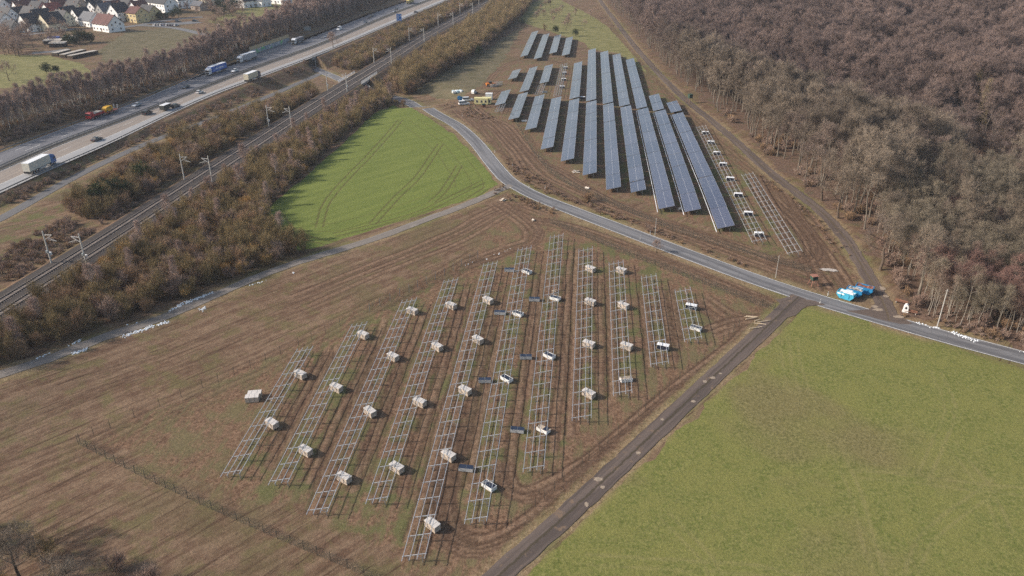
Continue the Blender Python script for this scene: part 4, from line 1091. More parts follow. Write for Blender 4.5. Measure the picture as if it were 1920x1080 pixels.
def truck(lab, loc, rz, cabc, boxc, L=13.6, cabw=2.5, boxh=2.75, roofc=None, group='lorries on the motorway', band=None, frontc=None):
    r = thing('truck', lab, 'truck', loc, rz, group); mc = cpaint('cab_'+'_'.join(str(round(c*100)) for c in cabc), cabc); mb_ = paint('box_'+'_'.join(str(round(c*100)) for c in boxc), boxc, .5, 0, .08, .5)
    tot = L + 3.0; x1 = tot/2; xc = x1-2.3; xb1 = xc-.55; xb0 = xb1-L
    MB().prism([(xc, .7), (x1-.02, .55), (x1, 1.6), (x1-.2, 2.75), (x1-.75, 3.35), (xc+.1, 3.7), (xc, 3.7)], -1.22, 1.22).obj('cab', mc, r, bevel=.08)
    q = MB(); q.hexa([(x1-.03, -1.1, 1.75), (x1+.02, -1.1, 1.72), (x1+.02, 1.1, 1.72), (x1-.03, 1.1, 1.75)], [(x1-.22, -1.05, 2.7), (x1-.16, -1.05, 2.7), (x1-.16, 1.05, 2.7), (x1-.22, 1.05, 2.7)]); q.obj('windscreen', M_win, r)
    for s in (-1, 1): MB().box(x1-1.25, x1-.4, s*1.225-.01, s*1.225+.01, 1.8, 2.5).obj('side_window', M_win, r)
    MB().box(x1-.01, x1+.03, -1.0, 1.0, .7, 1.5).obj('grille', M_black, r)
    MB().box(xb0, xb1, -1.27, 1.27, 1.2, 1.2+boxh).obj('cargo_box', mb_, r)
    MB().box(xb0-.01, xb1+.01, -1.285, 1.285, 1.2+boxh, 1.2+boxh+.05).obj('box_roof', roofc or M_white_p, r)
    if band:
        for s in (-1, 1):
            bb = MB(); rr_ = random.Random(3)
            for k in range(9): xx = xb0+L*(.22+.062*k); hh = rr_.uniform(.35, .75); bb.box(xx, xx+L*.045, s*1.277-.006, s*1.277+.006, 2.25, 2.25+hh)
            bb.box(xb0+L*.2, xb0+L*.85, s*1.277-.006, s*1.277+.006, 2.05, 2.15)
            bb.obj('side_lettering', band, r)
    ch = MB(); ch.box(xb0+.1, x1-.4, -.45, .45, .65, 1.19); ch.box(xb0+.05, xb0+.15, -1.2, 1.2, .5, 1.1); ch.obj('chassis', M_black, r)
    for s in (-1, 1): MB().box(xb0+L*.42, xb0+L*.75, s*1.22-.02, s*1.22+.02, .55, 1.1).obj('side_guard', M_gcard, r)
    wheels(r, [xb0+1.6+1.3*k for k in range(3 if L > 10 else 2)] + [xc-.6, x1-1.3], 2.5, .5)
    for s in (-1, 1): MB().box(x1-.02, x1+.04, s*.95-.18, s*.95+.18, .75, .95).obj('headlight', M_lamp, r)
    return r
def mot(px, py, up, away):
    p = at_z(px, py, Z_MOT+up); d = near_on(MEDR, p); a = d[2]
    return Vector((p[0], p[1], Z_MOT+.02)), (a if away else a+pi)
CARS = [(256,196,False,(.36,.38,.42),'sedan','silver estate car on the grey carriageway behind the red lorry'), (348,162,False,(.07,.08,.09),'sedan','dark grey car on the grey carriageway ahead of the blue lorry'),
 (440,132,False,(.62,.63,.64),'sedan','white car overtaking beside the blue lorry'), (612,68,False,(.32,.33,.36),'hatch','silver car left of the white van on the far carriageway'),
 (685,41,False,(.10,.12,.16),'sedan','dark blue car behind the white van'), (692,32,False,(.05,.05,.055),'suv','black car, left one of a close pair near the slope'), (697,29,False,(.04,.04,.045),'hatch','black car, right one of a close pair near the slope'),
 (739,21,False,(.30,.31,.34),'sedan','silver car next to the blue direction sign, far carriageway'), (743,16,False,(.04,.045,.05),'sedan','dark car just behind the silver one at the top'),
 (181,260,True,(.045,.047,.055),'sedan','black estate car nearest to the viewer on the pale carriageway'), (276,211,True,(.035,.036,.04),'minivan','black people carrier on the pale carriageway'),
 (329,198,True,(.05,.055,.06),'suv','dark car towing the white-topped trailer'), (374,172,True,(.66,.66,.66),'hatch','white hatchback alone on the pale carriageway'), (779,22,True,(.08,.085,.09),'sedan','dark car farthest away on the pale carriageway')]
for x, y, aw, c, k, lab in CARS:
    v, a = mot(x, y, .7, aw); car('car', lab, c, v, a, k)
v, a = mot(636, 53, 1.2, False); car('delivery_van', 'white high-roof van on the far grey carriageway', (.68, .69, .70), v, a, 'van')
v, a = mot(405, 129, 2, False); truck('blue articulated lorry with white lettering and white roof', v, a, (.68, .69, .72), (.03, .12, .42), band=M_white_p)
v, a = mot(463, 107, 2, False); truck('white articulated lorry with plain grey trailer', v, a, (.70, .71, .72), (.34, .35, .38))
v, a = mot(558, 75, 2, False); truck('white-cab lorry with a dark grey tipper trailer', v, a, (.70, .71, .72), (.13, .14, .16), L=9.5, boxh=2.1, roofc=paint('tarp_grey', (.22, .22, .24), .8))
v, a = mot(74, 306, 2, True); truck('cream box lorry with blue cab, nearest to the viewer', v, a, (.03, .13, .36), (.55, .53, .47), L=10.5, boxh=2.7)
v, a = mot(473, 142, 2, True); truck('cream box lorry with dark cab on the pale carriageway', v, a, (.08, .10, .14), (.55, .50, .38), L=9.5, boxh=2.7)
v, a = mot(769, 2, 2, False); truck('yellow lorry at the very top of the motorway', v, a, (.50, .40, .12), (.45, .38, .16), L=9.5)
# trailer behind the dark car
v, a = mot(310, 201, 1.2, True); r = thing('box_trailer', 'dark box trailer with bright white roof', 'trailer', v, a)
MB().box(-2.5, 2.5, -1.1, 1.1, .6, 2.4).obj('trailer_box', paint('trailer_dark', (.05, .055, .05), .6), r); MB().box(-2.55, 2.55, -1.13, 1.13, 2.4, 2.48).obj('trailer_roof', M_white_p, r); MB().box(2.5, 3.6, -.06, .06, .45, .55).obj('drawbar', M_black, r); wheels(r, (-.4, .4), 2.2, .35)
# red lorry with low loader and yellow machine
v, a = mot(178, 214, 1.5, False); r = thing('truck', 'red tipper lorry with a sand-coloured load', 'truck', v, a, 'lorries on the motorway'); mr = cpaint('truck_red', (.33, .02, .025))
MB().prism([(1.9, .7), (4.1, .55), (4.15, 1.6), (3.95, 2.7), (3.6, 2.95), (1.9, 2.95)], -1.2, 1.2).obj('cab', mr, r, bevel=.08)
MB().box(4.1, 4.18, -1.05, 1.05, 1.7, 2.5).obj('windscreen', M_win, r)
MB().prism([(-4.2, 1.1), (1.7, 1.1), (1.75, 2.0), (-4.25, 2.0)], -1.22, 1.22).obj('tipper_bed', mr, r); MB().prism([(-4.0, 2.0), (1.5, 2.0), (.6, 2.35), (-3.0, 2.3)], -1.1, 1.1).obj('load', M_rubble, r)
MB().box(-4.2, 3.6, -.45, .45, .65, 1.09).obj('chassis', M_black, r); wheels(r, (-3.2, -1.9, 1.2, 3.1), 2.5, .5)
v2, a2 = mot(205, 207.5, 1.0, False); r = thing('low_loader', 'red low loader trailer behind the red lorry, ramps raised', 'trailer', v2, a2)
MB().box(-4.0, 3.6, -1.25, 1.25, .75, .95).obj('deck', paint('loader_red', (.42, .12, .07), .6), r)
for s in (-1, 1): MB().bar((-4.0, s*.8, .95), (-4.5, s*.8, 2.7), .5, .1).obj('ramp', M_gcard, r)
MB().box(3.6, 5.2, -.1, .1, .6, .75).obj('drawbar', M_black, r); wheels(r, (-1.6, -.4, .8), 2.4, .4)
v3 = v2 + Vector((cos(a2)*.9, sin(a2)*.9, .95)); r = thing('yellow_machine', 'yellow construction machine carried on the low loader', 'construction machine', v3, a2); my = paint('machine_yellow', (.65, .36, .03), .5)
MB().prism([(-2.2, .3), (2.1, .3), (2.2, 1.5), (1.2, 2.1), (-1.9, 2.2), (-2.2, 1.6)], -1.0, 1.0).obj('housing', my, r, bevel=.06); MB().box(-1.2, -.2, -1.02, 1.02, 1.2, 1.9).obj('cab_window', M_win, r)
wheels(r, (-1.5, 1.5), 2.2, .4)

# ------------------------------------------------------------ motorway furniture
gpost = MB().box(-.05, .05, -.05, .05, -.4, .72).mesh('post', M_post)
M_grail = paint('guard_rail_steel', (.17, .175, .18), .5, .4, .2)
def guard(base, other, f, lab, zt=.78):
    L = []
    for p in resample(base, 6):
        q = near_on(other, p)[1] if other else p; L.append((p[0]+(q[0]-p[0])*f, p[1]+(q[1]-p[1])*f))
    r = thing('guard_rail', lab, 'guard rail', (L[0][0], L[0][1], Z_MOT), 0, 'motorway guard rails'); o0 = Vector(r.location)
    mb = MB()
    for i, p in enumerate(L):
        a = L[max(0, i-1)]; b = L[min(len(L)-1, i+1)]; d = hypot(b[0]-a[0], b[1]-a[1]); nx_, ny_ = (b[1]-a[1])/d*.08, -(b[0]-a[0])/d*.08; x, y = p[0]-o0.x, p[1]-o0.y
        mb.v += [(x-nx_, y-ny_, zt), (x+nx_, y+ny_, zt), (x+nx_, y+ny_, zt-.32), (x-nx_, y-ny_, zt-.32)]
        if i:
            for k in range(4): a_ = (i-1)*4+k; b_ = (i-1)*4+(k+1) % 4; mb.f.append((a_, b_, b_+4, a_+4))
    mb.obj('beam', M_grail, r)
    vis = [p for p in resample(L, 4) if -20 < proj(p[0], p[1], Z_MOT)[0] < 960 and proj(p[0], p[1], Z_MOT)[1] > 0]
    for p in vis[:95]:
        o = bpy.data.objects.new('post', gpost); COL.objects.link(o); o.parent = r; o.location = (p[0]-o0.x, p[1]-o0.y, 0)
guard(OUTR, None, 0, 'steel guard rail on the near outer edge of the motorway')
guard(MED, OUTRR, .05, 'guard rail in the median beside the pale carriageway')
guard(MED, OUTLR, .06, 'guard rail in the median beside the grey carriageway')
guard(OUTL, MEDR, -.04, 'guard rail below the wooded slope on the far edge')
# blue direction sign, seen at an angle
M_sblue = paint('sign_blue', (.015, .16, .50), .5); M_galv = paint('sign_back', (.30, .33, .34), .5, .3)
x, y = at_z(749, 46, Z_MOT-1.5)
r = thing('direction_sign', 'large blue motorway direction sign with white marks', 'road sign', (x, y, Z_MOT-1.5), R(8))
MB().box(-1.9, 1.9, -.05, .05, 2.6, 7.4).obj('sign_panel', M_sblue, r)
q = MB(); q.box(-.9, -.6, -.062, -.052, 3.4, 6.8).box(-.59, .3, -.062, -.052, 5.2, 5.45).bar((-.5, -.057, 4.3), (.5, -.057, 4.9), .2, .01).box(.5, 1.4, -.062, -.052, 6.2, 6.5).box(.5, 1.5, -.062, -.052, 5.6, 5.8).box(.3, 1.3, -.062, -.052, 3.4, 3.7); q.obj('white_marks', M_white_p, r)
q = MB(); 
for (x0, x1, z0, z1) in ((-1.85, 1.85, 2.64, 2.72), (-1.85, 1.85, 7.28, 7.36), (-1.85, -1.77, 2.73, 7.27), (1.77, 1.85, 2.73, 7.27)): q.box(x0, x1, -.06, -.051, z0, z1)
q.obj('white_border', M_white_p, r)
for s in (-1.2, 1.2): MB().box(s-.1, s+.1, .06, .25, 0, 7.2).obj('post', M_post, r)
x, y = at_z(577, 62, Z_MOT); r = thing('direction_sign', 'grey back of a large sign on the wooded side of the motorway', 'road sign', (x, y, Z_MOT), R(5))
MB().box(-2.4, 2.4, -.05, .05, 1.6, 4.2).obj('sign_panel', M_galv, r)
for s in (-1.6, 1.6): MB().box(s-.1, s+.1, -.25, -.06, 0, 4.0).obj('post', M_post, r)
# noise wall with painted lower half
a0 = at_z(470, 103, Z_MOT); a1 = at_z(545, 77, Z_MOT); dx, dy = a1[0]-a0[0], a1[1]-a0[1]; Lw = hypot(dx, dy)
r = thing('noise_wall', 'tan noise barrier with graffiti on its lower half beside the motorway', 'noise wall', (a0[0], a0[1], Z_MOT), atan2(dy, dx))
n = int(Lw/4)
M_tanw = paint('tan_wall_panel', (.42, .33, .20), .85, 0, .15, 1)
gm = new_mat('graffiti_wall'); t = NT(gm); v = t.coords(); 
c = t.mix(t.mapr(t.noise(v, .35, 4, .7, 1.2), .42, .58), (.20, .25, .30), (.40, .43, .46)); c = t.mix(t.mapr(t.noise(v, .22, 3, .6, 1), .58, .62), c, (.12, .42, .16)); c = t.mix(t.mapr(t.noise(v, .9, 2, .5, 2), .57, .6, 0, .7), c, (.07, .10, .22)); t.out(c, .85)
for k in range(n):
    MB().box(k*4+.06, k*4+3.94, -.08, .08, 0, 2.3).obj('graffiti_panel', gm, r); MB().box(k*4+.06, k*4+3.94, -.08, .08, 2.305, 4.3).obj('wall_panel', M_tanw, r)
    MB().box(k*4-.06, k*4+.06, -.13, .13, 0, 4.4).obj('post', M_conc_post, r)
# bridges ------------------------------------------------------
def inter(A, B):
    best = None
    for p in resample(A, 1.0):
        d = near_on(B, p)
        if best is None or d[0] < best[0]: best = (d[0], p, d[2])
    return best[1], best[2]
M_bconc = paint('bridge_concrete', (.30, .30, .29), .85, 0, .15, .7)
pc, ha = inter(UNDER, MEDR)
rU = atan2(UNDER[1][1]-UNDER[0][1], UNDER[1][0]-UNDER[0][0])
r = thing('motorway_bridge', 'concrete motorway bridge over the underpass lane', 'bridge', (pc[0], pc[1], 0), ha)
MB().box(-10, 10, -15.6, 15.4, Z_MOT-1.3, Z_MOT-.03).obj('deck', M_bconc, r)
for s in (-1, 1):
    MB().box(s*6.2-.5, s*6.2+.5, -15.2, 15, -1, Z_MOT-1.31).obj('abutment', M_bconc, r)
    q = MB().box(-10.5, 10.5, s*15.5-.12, s*15.5+.12, Z_MOT-.029, Z_MOT+.25)
    for k in range(11): q.box(-10+2*k-.04, -10+2*k+.04, s*15.5-.04, s*15.5+.04, Z_MOT+.25, Z_MOT+1.1)
    q.box(-10.3, 10.3, s*15.5-.05, s*15.5+.05, Z_MOT+1.1, Z_MOT+1.2); q.obj('parapet', M_post, r)
    for e in (-1, 1): MB().bar((s*6.4, e*15.2, 1.2), (s*11, e*17.5, 1.2), .4, 4.4).obj('wing_wall', M_bconc, r)
pc, ha = inter(UNDER, RL)
r = thing('railway_bridge', 'railway bridge with white railings over the lane', 'bridge', (pc[0], pc[1], 0), ha)
MB().box(-12, 12, -5.9, 5.9, Z_RAIL-1.2, Z_RAIL-.14).obj('deck', M_bconc, r)
for s in (-1, 1):
    MB().box(s*5.2-.5, s*5.2+.5, -5.8, 5.8, -1, Z_RAIL-1.21).obj('abutment', M_bconc, r)
    for e in (-1, 1): MB().bar((s*5.2, e*5.9, .6), (s*10, e*9.5, .6), .4, 3.6).obj('wing_wall', M_bconc, r)
    q = MB()
    for k in range(17): q.box(-12+1.5*k-.06, -12+1.5*k+.06, s*6.0-.06, s*6.0+.06, Z_RAIL-.13, Z_RAIL+1.15)
    for zz in (.35, .75, 1.15): q.box(-12.1, 12.1, s*6.0-.05, s*6.0+.05, Z_RAIL+zz, Z_RAIL+zz+.10)
    q.obj('railing', M_dwhite if s < 0 else M_white_p, r)
# catenary masts ------------------------------------------------
M_mast = paint('mast_concrete', (.46, .45, .42), .8, 0, .12, 2); M_arm = paint('arm_steel', (.60, .58, .55), .5, .4)
MAST = [(87,496,1,1),(165,502,-1,1),(342,340,1,0),(404,344,-1,0),(502,240,1,0),(554,243,-1,0),(612,172,1,0),(657,174,-1,0),(698,120,1,0),(737.5,121,-1,0),(764,79,1,0),(798,80,-1,0),(815,49,1,0),(846,48,-1,0),(854,27.5,1,0),(881.5,27.5,-1,0),(885.5,9,1,0),(911,10,-1,0)]
MPOS = []
for i, (x, y, side, box) in enumerate(MAST):
    p = at_z(x, y, Z_RAIL-.6); near_ = near_on(RL, p); off = 4.9
    # put it at its own distance from the track axis
    ax, ay = near_[1]; h_ = near_[2]
    sx, sy = sin(h_), -cos(h_)                    # right-hand normal
    sgn = 1 if side < 0 else -1
    q = (ax+sx*off*sgn, ay+sy*off*sgn); MPOS.append((q, side, ax, ay))
    lab = ('concrete overhead-line mast on the ' + ('field' if side < 0 else 'motorway') + f' side, {ordinal(i//2)} from the viewer')
    r = thing('catenary_mast', lab, 'overhead line mast', (q[0], q[1], Z_RAIL-.7), h_, 'overhead line masts along the railway')
    d = 1 if side > 0 else -1                     # local +y is left of travel; arm goes over the track
    MB().tube([(0, 0, -.5), (0, 0, 9.2)], [.22, .14], 8).obj('mast', M_mast, r)
    e = -d*2.75
    a = MB(); a.bar((0, 0, 8.2), (0, e*.82, 8.35), .15); a.bar((0, 0, 6.9), (0, e*.82, 8.35), .14); a.bar((0, e*.35, 7.5), (0, e*1.15, 6.75), .11); a.bar((0, e*.82, 8.35), (0, e*.45, 7.45), .04); a.bar((0, e*.3, 7.0), (0, e*1.2, 6.7), .04)
    a.obj('bracket_arm', M_arm, r)
    if box or i in (4, 6, 7, 12):
        MB().box(.2, .7, -.3, .3, 2.6, 3.4).obj('weight_box', M_dwhite, r); MB().box(-.6, -.2, -.25, .25, 3.6, 4.2).obj('switch_box', M_galv, r)
# contact wires: one thing per track side
for side in (1, -1):
    P_ = [m for m in MPOS if m[1] == side]; b = MB()
    o = 2.15*(1 if side < 0 else -1)
    q = offset(RL, o)
    for i in range(0, len(q)-4, 4):
        b.bar((q[i][0], q[i][1], Z_RAIL+5.9), (q[min(i+4, len(q)-1)][0], q[min(i+4, len(q)-1)][1], Z_RAIL+5.9), .022)
    tag(b.obj('contact_wire', M_black), 'thin overhead contact wire above the ' + ('motorway-side' if side > 0 else 'field-side') + ' track', 'contact wire')

# ------------------------------------------------------------ village
M_slate = paint('dark_slate', (.026, .028, .034), .7, 0, .2, .6); M_rtile = paint('red_tile', (.20, .055, .045), .8, 0, .2, .6); M_btile = paint('brown_tile', (.10, .042, .038), .8, 0, .2, .6)
M_gtile = paint('grey_tile', (.10, .105, .12), .7, 0, .15, .6); M_frame = paint('window_frame', (.6, .6, .6), .6); M_doorw = paint('house_door', (.09, .06, .045), .6)
WALL = {'w': paint('white_render', (.84, .84, .83), .9, 0, .05, .4), 'c': paint('cream_render', (.72, .65, .48), .9, 0, .06, .4), 'y': paint('yellow_render', (.60, .48, .26), .9, 0, .06, .4), 'g': paint('grey_render', (.33, .32, .31), .9, 0, .08, .4), 't': paint('tan_render', (.38, .31, .26), .9, 0, .08, .4), 'b': paint('bluish_render', (.36, .41, .46), .9, 0, .06, .4)}
winm = MB().box(-.55, .55, -.06, .03, 0, 1.25).mesh('window', M_frame); panem = MB().box(-.45, .45, -.075, -.061, .1, 1.15).mesh('pane', M_win)
def house(px, py, L, D, he, hr, rz, wc, roof, lab, loc=None, chim=True):
    v = P(px, py, 2.0) if loc is None else loc
    L *= 1.12; D *= 1.12; he *= 1.12; hr *= 1.12
    r = thing('house', lab, 'house', v, rz, 'houses of the village'); a, d = L/2, D/2
    MB().prism([(-d, -1.5), (d, -1.5), (d, he), (0, he+hr-.02), (-d, he)], -a, a, None, 0, 'x').obj('wall', WALL[wc], r)
    rb = MB(); ov = .45; k = hr/d
    for s in (-1, 1):
        lo = [(-a-ov, s*(d+ov), he-k*ov+.02), (a+ov, s*(d+ov), he-k*ov+.02), (a+ov, 0, he+hr+.02), (-a-ov, 0, he+hr+.02)]
        if s > 0: lo = lo[::-1]
        rb.hexa(lo, [(x, y, z+.22) for x, y, z in lo])
    ro = rb.obj('roof', roof, r)
    if chim: MB().box(a*.25-.35, a*.25+.35, .5, 1.1, he+hr*.5, he+hr+.9).obj('chimney', M_bench, ro)
    def win(x, y, z, az):
        f = bpy.data.objects.new('window', winm); COL.objects.link(f); f.parent = r; f.location = (x, y, z); f.rotation_euler = (0, 0, az)
        g = bpy.data.objects.new('pane', panem); COL.objects.link(g); g.parent = f
    n = max(2, int(L/3.2)); fl = [1.0] + ([3.7] if he > 4.5 else [])
    for z in fl:
        for i in range(n):
            x = -a + L*(i+.5)/n
            win(x, -d-.005, z, 0)
            if z > 3 or i % 2: win(x, d+.005, z, pi)
        for s in (-1, 1):
            for y in (-d*.5, d*.5): win(s*(a+.005), y, z, pi/2 if s > 0 else -pi/2)
    for s in (-1, 1): win(s*(a+.005), 0, he+.2, pi/2 if s > 0 else -pi/2)
    MB().box(-.5, .5, -d-.06, -d+.02, 0, 2.1, Matrix.Translation((a*.1, 0, 0))).obj('door', M_doorw, r)
    return r
HS = [ # px,py = middle of the walls
 (61,52,11,9,4.6,5,100,'w',M_slate,'white gable house at the left end of the lower street'),(80,43,10,9,4.6,5,100,'g',M_slate,'dark roofed house directly behind the left white gable house'),(98,50,11,10,4.2,5.2,105,'c',M_slate,'cream gable house with a very dark roof beside the white one'),
 (74,23,9,9,4.5,4,10,'g',M_slate,'grey house with dark roof in front of the long hall'),(99,24,10,9,3.8,4,100,'w',M_rtile,'house with bright red roof among dark ones'),(129,34,10,8,4.5,4,100,'t',M_slate,'tan house with dark roof left of the village centre'),
 (153,37,9,8,4.5,4.2,100,'w',M_slate,'narrow white house with steep dark roof'),(172,42,12,9,3.6,4,5,'w',M_gtile,'house with broad grey roof beside the red-brown one'),(204,51,15,10,4.2,4.5,10,'w',M_btile,'big white house with red-brown roof at the field edge'),
 (225,33,10,9,5.6,4.6,100,'w',M_slate,'tall white gable house right of the centre'),(259,35,9,9,5.5,3.2,10,'y',M_btile,'yellow house with brown roof beside the hedge'),(281,29,11,9,4,4,10,'y',M_slate,'low yellow extension with dark roof'),
 (199,28,9,8,4.5,4.4,100,'g',M_gtile,'grey gable house behind the big red-brown one'),(182,22,9,9,4.5,4,100,'w',M_slate,'white house with dark roof in the second row, centre'),(171,14,9,8,4.5,4.4,100,'w',M_slate,'small white gable house in the second row'),
 (146,17,12,9,4.5,4.5,10,'t',M_slate,'house with very dark broad roof near the top'),(298,14,30,10,5.5,4.2,5,'w',M_slate,'long white row building with many windows'),(272,8,10,9,6,4.6,100,'w',M_slate,'white gable house at the left of the long row'),
 (340,9,12,9,5.5,4.6,100,'w',M_slate,'white gable house right of the long row'),(374,13,9,7,3,2.4,5,'t',M_gtile,'low brown garage building right of the long row'),(461,8,11,9,4.5,4.5,100,'w',M_slate,'white house half hidden by the dark tree cluster'),
 (220,12,12,9,4.5,4,5,'b',M_gtile,'bluish house with grey roof in the back row'),(22,54,8,7,3.2,3,15,'g',M_slate,'small grey house at the left end'),(5,47,10,9,4.5,4,10,'w',M_slate,'white house cut by the left picture edge, lower one'),
 (4,21,10,9,5.5,4,10,'w',M_gtile,'white house cut by the left picture edge, upper one'),(75,3,38,12,7.5,1.0,4,'b',M_gtile,'large flat hall with window bands at the top left'),(20,14,10,9,4.5,3.5,100,'t',M_slate,'tan house near the upper left corner'),
 (250,3,11,9,4.5,4.5,10,'w',M_gtile,'white house at the top edge, centre of village'),(236,5,9,9,4.5,4.5,100,'t',M_slate,'tan gable house at the top edge'),(190,3,11,9,4.5,4.5,10,'w',M_slate,'white house at the top edge left of the tan gable'),
 (362,3,11,9,4.5,4.5,10,'w',M_slate,'white house at the top edge above the garage'),(386,4,10,9,4.5,4.5,100,'c',M_slate,'cream house at the top edge beside dark trees'),(486,6,14,9,4,3,10,'w',M_gtile,'white building at the top beside the green field, left'),
 (524,1,16,9,4,3,10,'w',M_gtile,'white building at the top beside the green field, right'),(120,8,11,9,4.5,4.5,10,'g',M_gtile,'grey house behind the red roof'),(40,32,9,8,4,3.8,100,'w',M_slate,'white house half hidden by grey shrubs at the left')]
for h_ in HS: house(h_[0], h_[1], h_[2], h_[3], h_[4], h_[5], R(h_[6]-38+random.uniform(-5, 5)), h_[7], h_[8], h_[9], chim=h_[2] < 25)
HX = [(30,8,'between the left picture edge and the long flat hall'),(52,12,'just below the left end of the flat hall'),(140,26,'above the tan house left of the centre'),(215,22,'right above the grey gable house of the centre'),(240,19,'above the tall white gable house'),(160,5,'at the top edge above the very dark broad roof'),
 (206,7,'at the top edge beside the bluish house'),(318,7,'directly behind the long white row building'),(330,1,'at the top edge behind the gable right of the row building'),(410,1,'at the top edge left of the dark tree cluster'),(15,36,'between the two houses cut by the left picture edge'),(45,21,'below the flat hall, left of the dark-roofed grey house'),
 (88,11,'directly below the middle of the flat hall'),(133,9,'right of the grey house behind the red roof'),(60,34,'above the white gable house of the lower street'),(110,16,'right behind the bright red roof'),(282,1,'at the top edge above the long row building'),(346,-3,'cut by the top edge above the low garage'),
 (176,-2,'cut by the top edge, centre left of the village'),(262,22,'behind the yellow house with brown roof'),(120,42,'right of the cream gable on the lower street'),(8,8,'in the very top left corner'),(225,2,'at the top edge next to the tan gable house'),(428,0,'at the top edge behind the dark tree cluster')]
for i, (x, y, where) in enumerate(HX):
    wc = 'wwcwgwtwwcw'[i % 11]; nm_ = {'w': 'white', 'c': 'cream', 'g': 'grey', 't': 'tan'}[wc]
    house(x, y, 9+i % 3, 8, 4.3, 4.2, R((62 if i % 2 else -28)+random.uniform(-8, 8)), wc, [M_slate, M_gtile, M_slate, M_btile][i % 4], f'small {nm_} house {where}')
# village parking place and lanes
M_lane = road_mat('village_asphalt', (.17, .17, .175), (.12, .12, .125), .4)
for L in ([(262,48),(290,49),(330,53),(375,63),(400,70)], [(28,72),(60,64),(100,60),(140,54)], [(225,52),(262,47),(300,40),(350,34),(380,32)], [(60,100),(95,97),(130,92)]):
    ribbon('village_road', resample(pts(L), 4), 2.8, 2.8, M_lane, .06)
ribbon('village_road', resample(pts([(285,46),(340,44),(372,41)]), 4), 6, 6, M_lane, .08)
PC = [((.60,.61,.62),'white'),((.30,.31,.33),'grey'),((.60,.60,.61),'white'),((.08,.12,.2),'blue'),((.45,.46,.48),'silver'),((.07,.075,.08),'dark'),((.04,.06,.1),'navy'),((.5,.5,.52),'pale silver')]
for i, (x, c) in enumerate(zip((292,297.5,303,308.5,314,319.5,325,330), PC)):
    car('car', f'{c[1]} parked car, {ordinal(i)} from the left in the village car park', c[0], P(x, 46.5+.1*i, .6), R(75), 'hatch', 'cars in the village car park')
for x, y, lab in ((334,40,'dark car parked alone behind the car park row'), (366,39,'dark car parked alone at the right of the car park'), (45,67,'dark red car parked on the lane at the left of the village')):
    car('car', lab, (.05, .055, .065) if x > 100 else (.12, .03, .03), P(x, y, .6), R(10), 'hatch', 'cars in the village car park')
# log piles
M_bark = paint('log_bark', (.10, .075, .055), .9, 0, .25, 2)
for (x0, y0, x1, y1, lab) in ((102,103,128,96,'leftmost and smallest stack of logs'), (117,106,156,96,'middle stack of logs'), (131,108,179,98,'frontmost and longest stack of logs')):
    a = P(x0, y0, .8); b = P(x1, y1, .8); d = b-a; L = d.length; ang = atan2(d.y, d.x)
    r = thing('log_pile', lab + ' on the tan field', 'log pile', a, ang, 'stacks of logs on the field')
    rl = random.Random(int(x0)); me = [MB().tube([(0, -2.0, 0), (0, 2.0, 0)], q, 7).mesh('log', [M_bark]) for q in (.19, .24)]; n = 0
    k = 0; s_ = 0.0
    while s_ < L and k < 95:
        for lvl in range(4):
            o = bpy.data.objects.new('log', me[(k+lvl) % 2]); COL.objects.link(o); o.parent = r; o.location = (s_ + .22*(lvl % 2), rl.uniform(-.15, .15), .25+.42*lvl); k += 1
        s_ += max(.46, L/23)
    MB().box(-.2, L+.4, -1.6, 1.6, 1.78, 1.92).obj('cover_sheet', M_rubble, r)
# barns, tarp, hedge near the left houses
for (x, y, L, D, lab) in ((109,84,9,5,'open shed with pale sheet roof, front one'), (100,79,10,5,'open shed with pale sheet roof, middle one'), (131,73,8,4,'low shed with pale roof beside the dark bushes')):
    r = thing('shed', lab, 'shed', P(x, y, 1.0), R(8), 'sheds left of the log stacks')
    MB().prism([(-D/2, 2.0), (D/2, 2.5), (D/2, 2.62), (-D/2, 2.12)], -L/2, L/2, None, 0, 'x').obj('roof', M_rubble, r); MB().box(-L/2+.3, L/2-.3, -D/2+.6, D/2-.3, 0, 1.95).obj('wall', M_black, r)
b = MB(); b.prism([(-1.3, 0), (1.3, 0), (.9, 1.0), (0, 1.4), (-.9, 1.0)], -3.4, 3.4, None, 0, 'x'); o = b.obj('tarpaulin_stack', paint('blue_tarp', (.06, .10, .30), .6), None, P(101, 71, .4), R(10), bevel=.15); tag(o, 'low stack under a blue tarpaulin near the left sheds', 'covered stack')

# ------------------------------------------------------------ building site
M_cyel = paint('container_cream', (.62, .56, .28), .6, 0, .06); M_cwh = paint('container_white', (.66, .67, .66), .6, 0, .06)
def container(px, py, rz, m, L, D, lab, win=True, roofm=None):
    r = thing('site_container', lab, 'site container', P(px, py, 1.2), rz, 'site containers'); b = MB().box(-L/2, L/2, -D/2, D/2, .15, 2.65); b.obj('shell', m, r)
    MB().box(-L/2-.05, L/2+.05, -D/2-.05, D/2+.05, 2.65, 2.8).obj('roof', roofm or m, r)
    q = MB()
    for k in range(int(L/.5)): q.box(-L/2+.25+.5*k-.03, -L/2+.25+.5*k+.03, D/2, D/2+.03, .2, 2.6)
    q.obj('ribs', m, r)
    if win:
        for k in (-.3, .02, .32): MB().box(k*L-.42, k*L+.42, -D/2-.04, -D/2, .9, 2.0).obj('window', M_frame, r); MB().box(k*L-.34, k*L+.34, -D/2-.055, -D/2-.041, .98, 1.92).obj('pane', M_win, r)
container(902.5, 190, R(-4), M_cyel, 6.0, 2.5, 'cream site office container with dark windows, left half', True)
container(912.5, 189.5, R(-4), M_cyel, 4.0, 2.5, 'cream site office container, right half', True)
container(917, 181.5, R(-4), M_cwh, 3.0, 2.4, 'plain white container behind the cream site office', False)
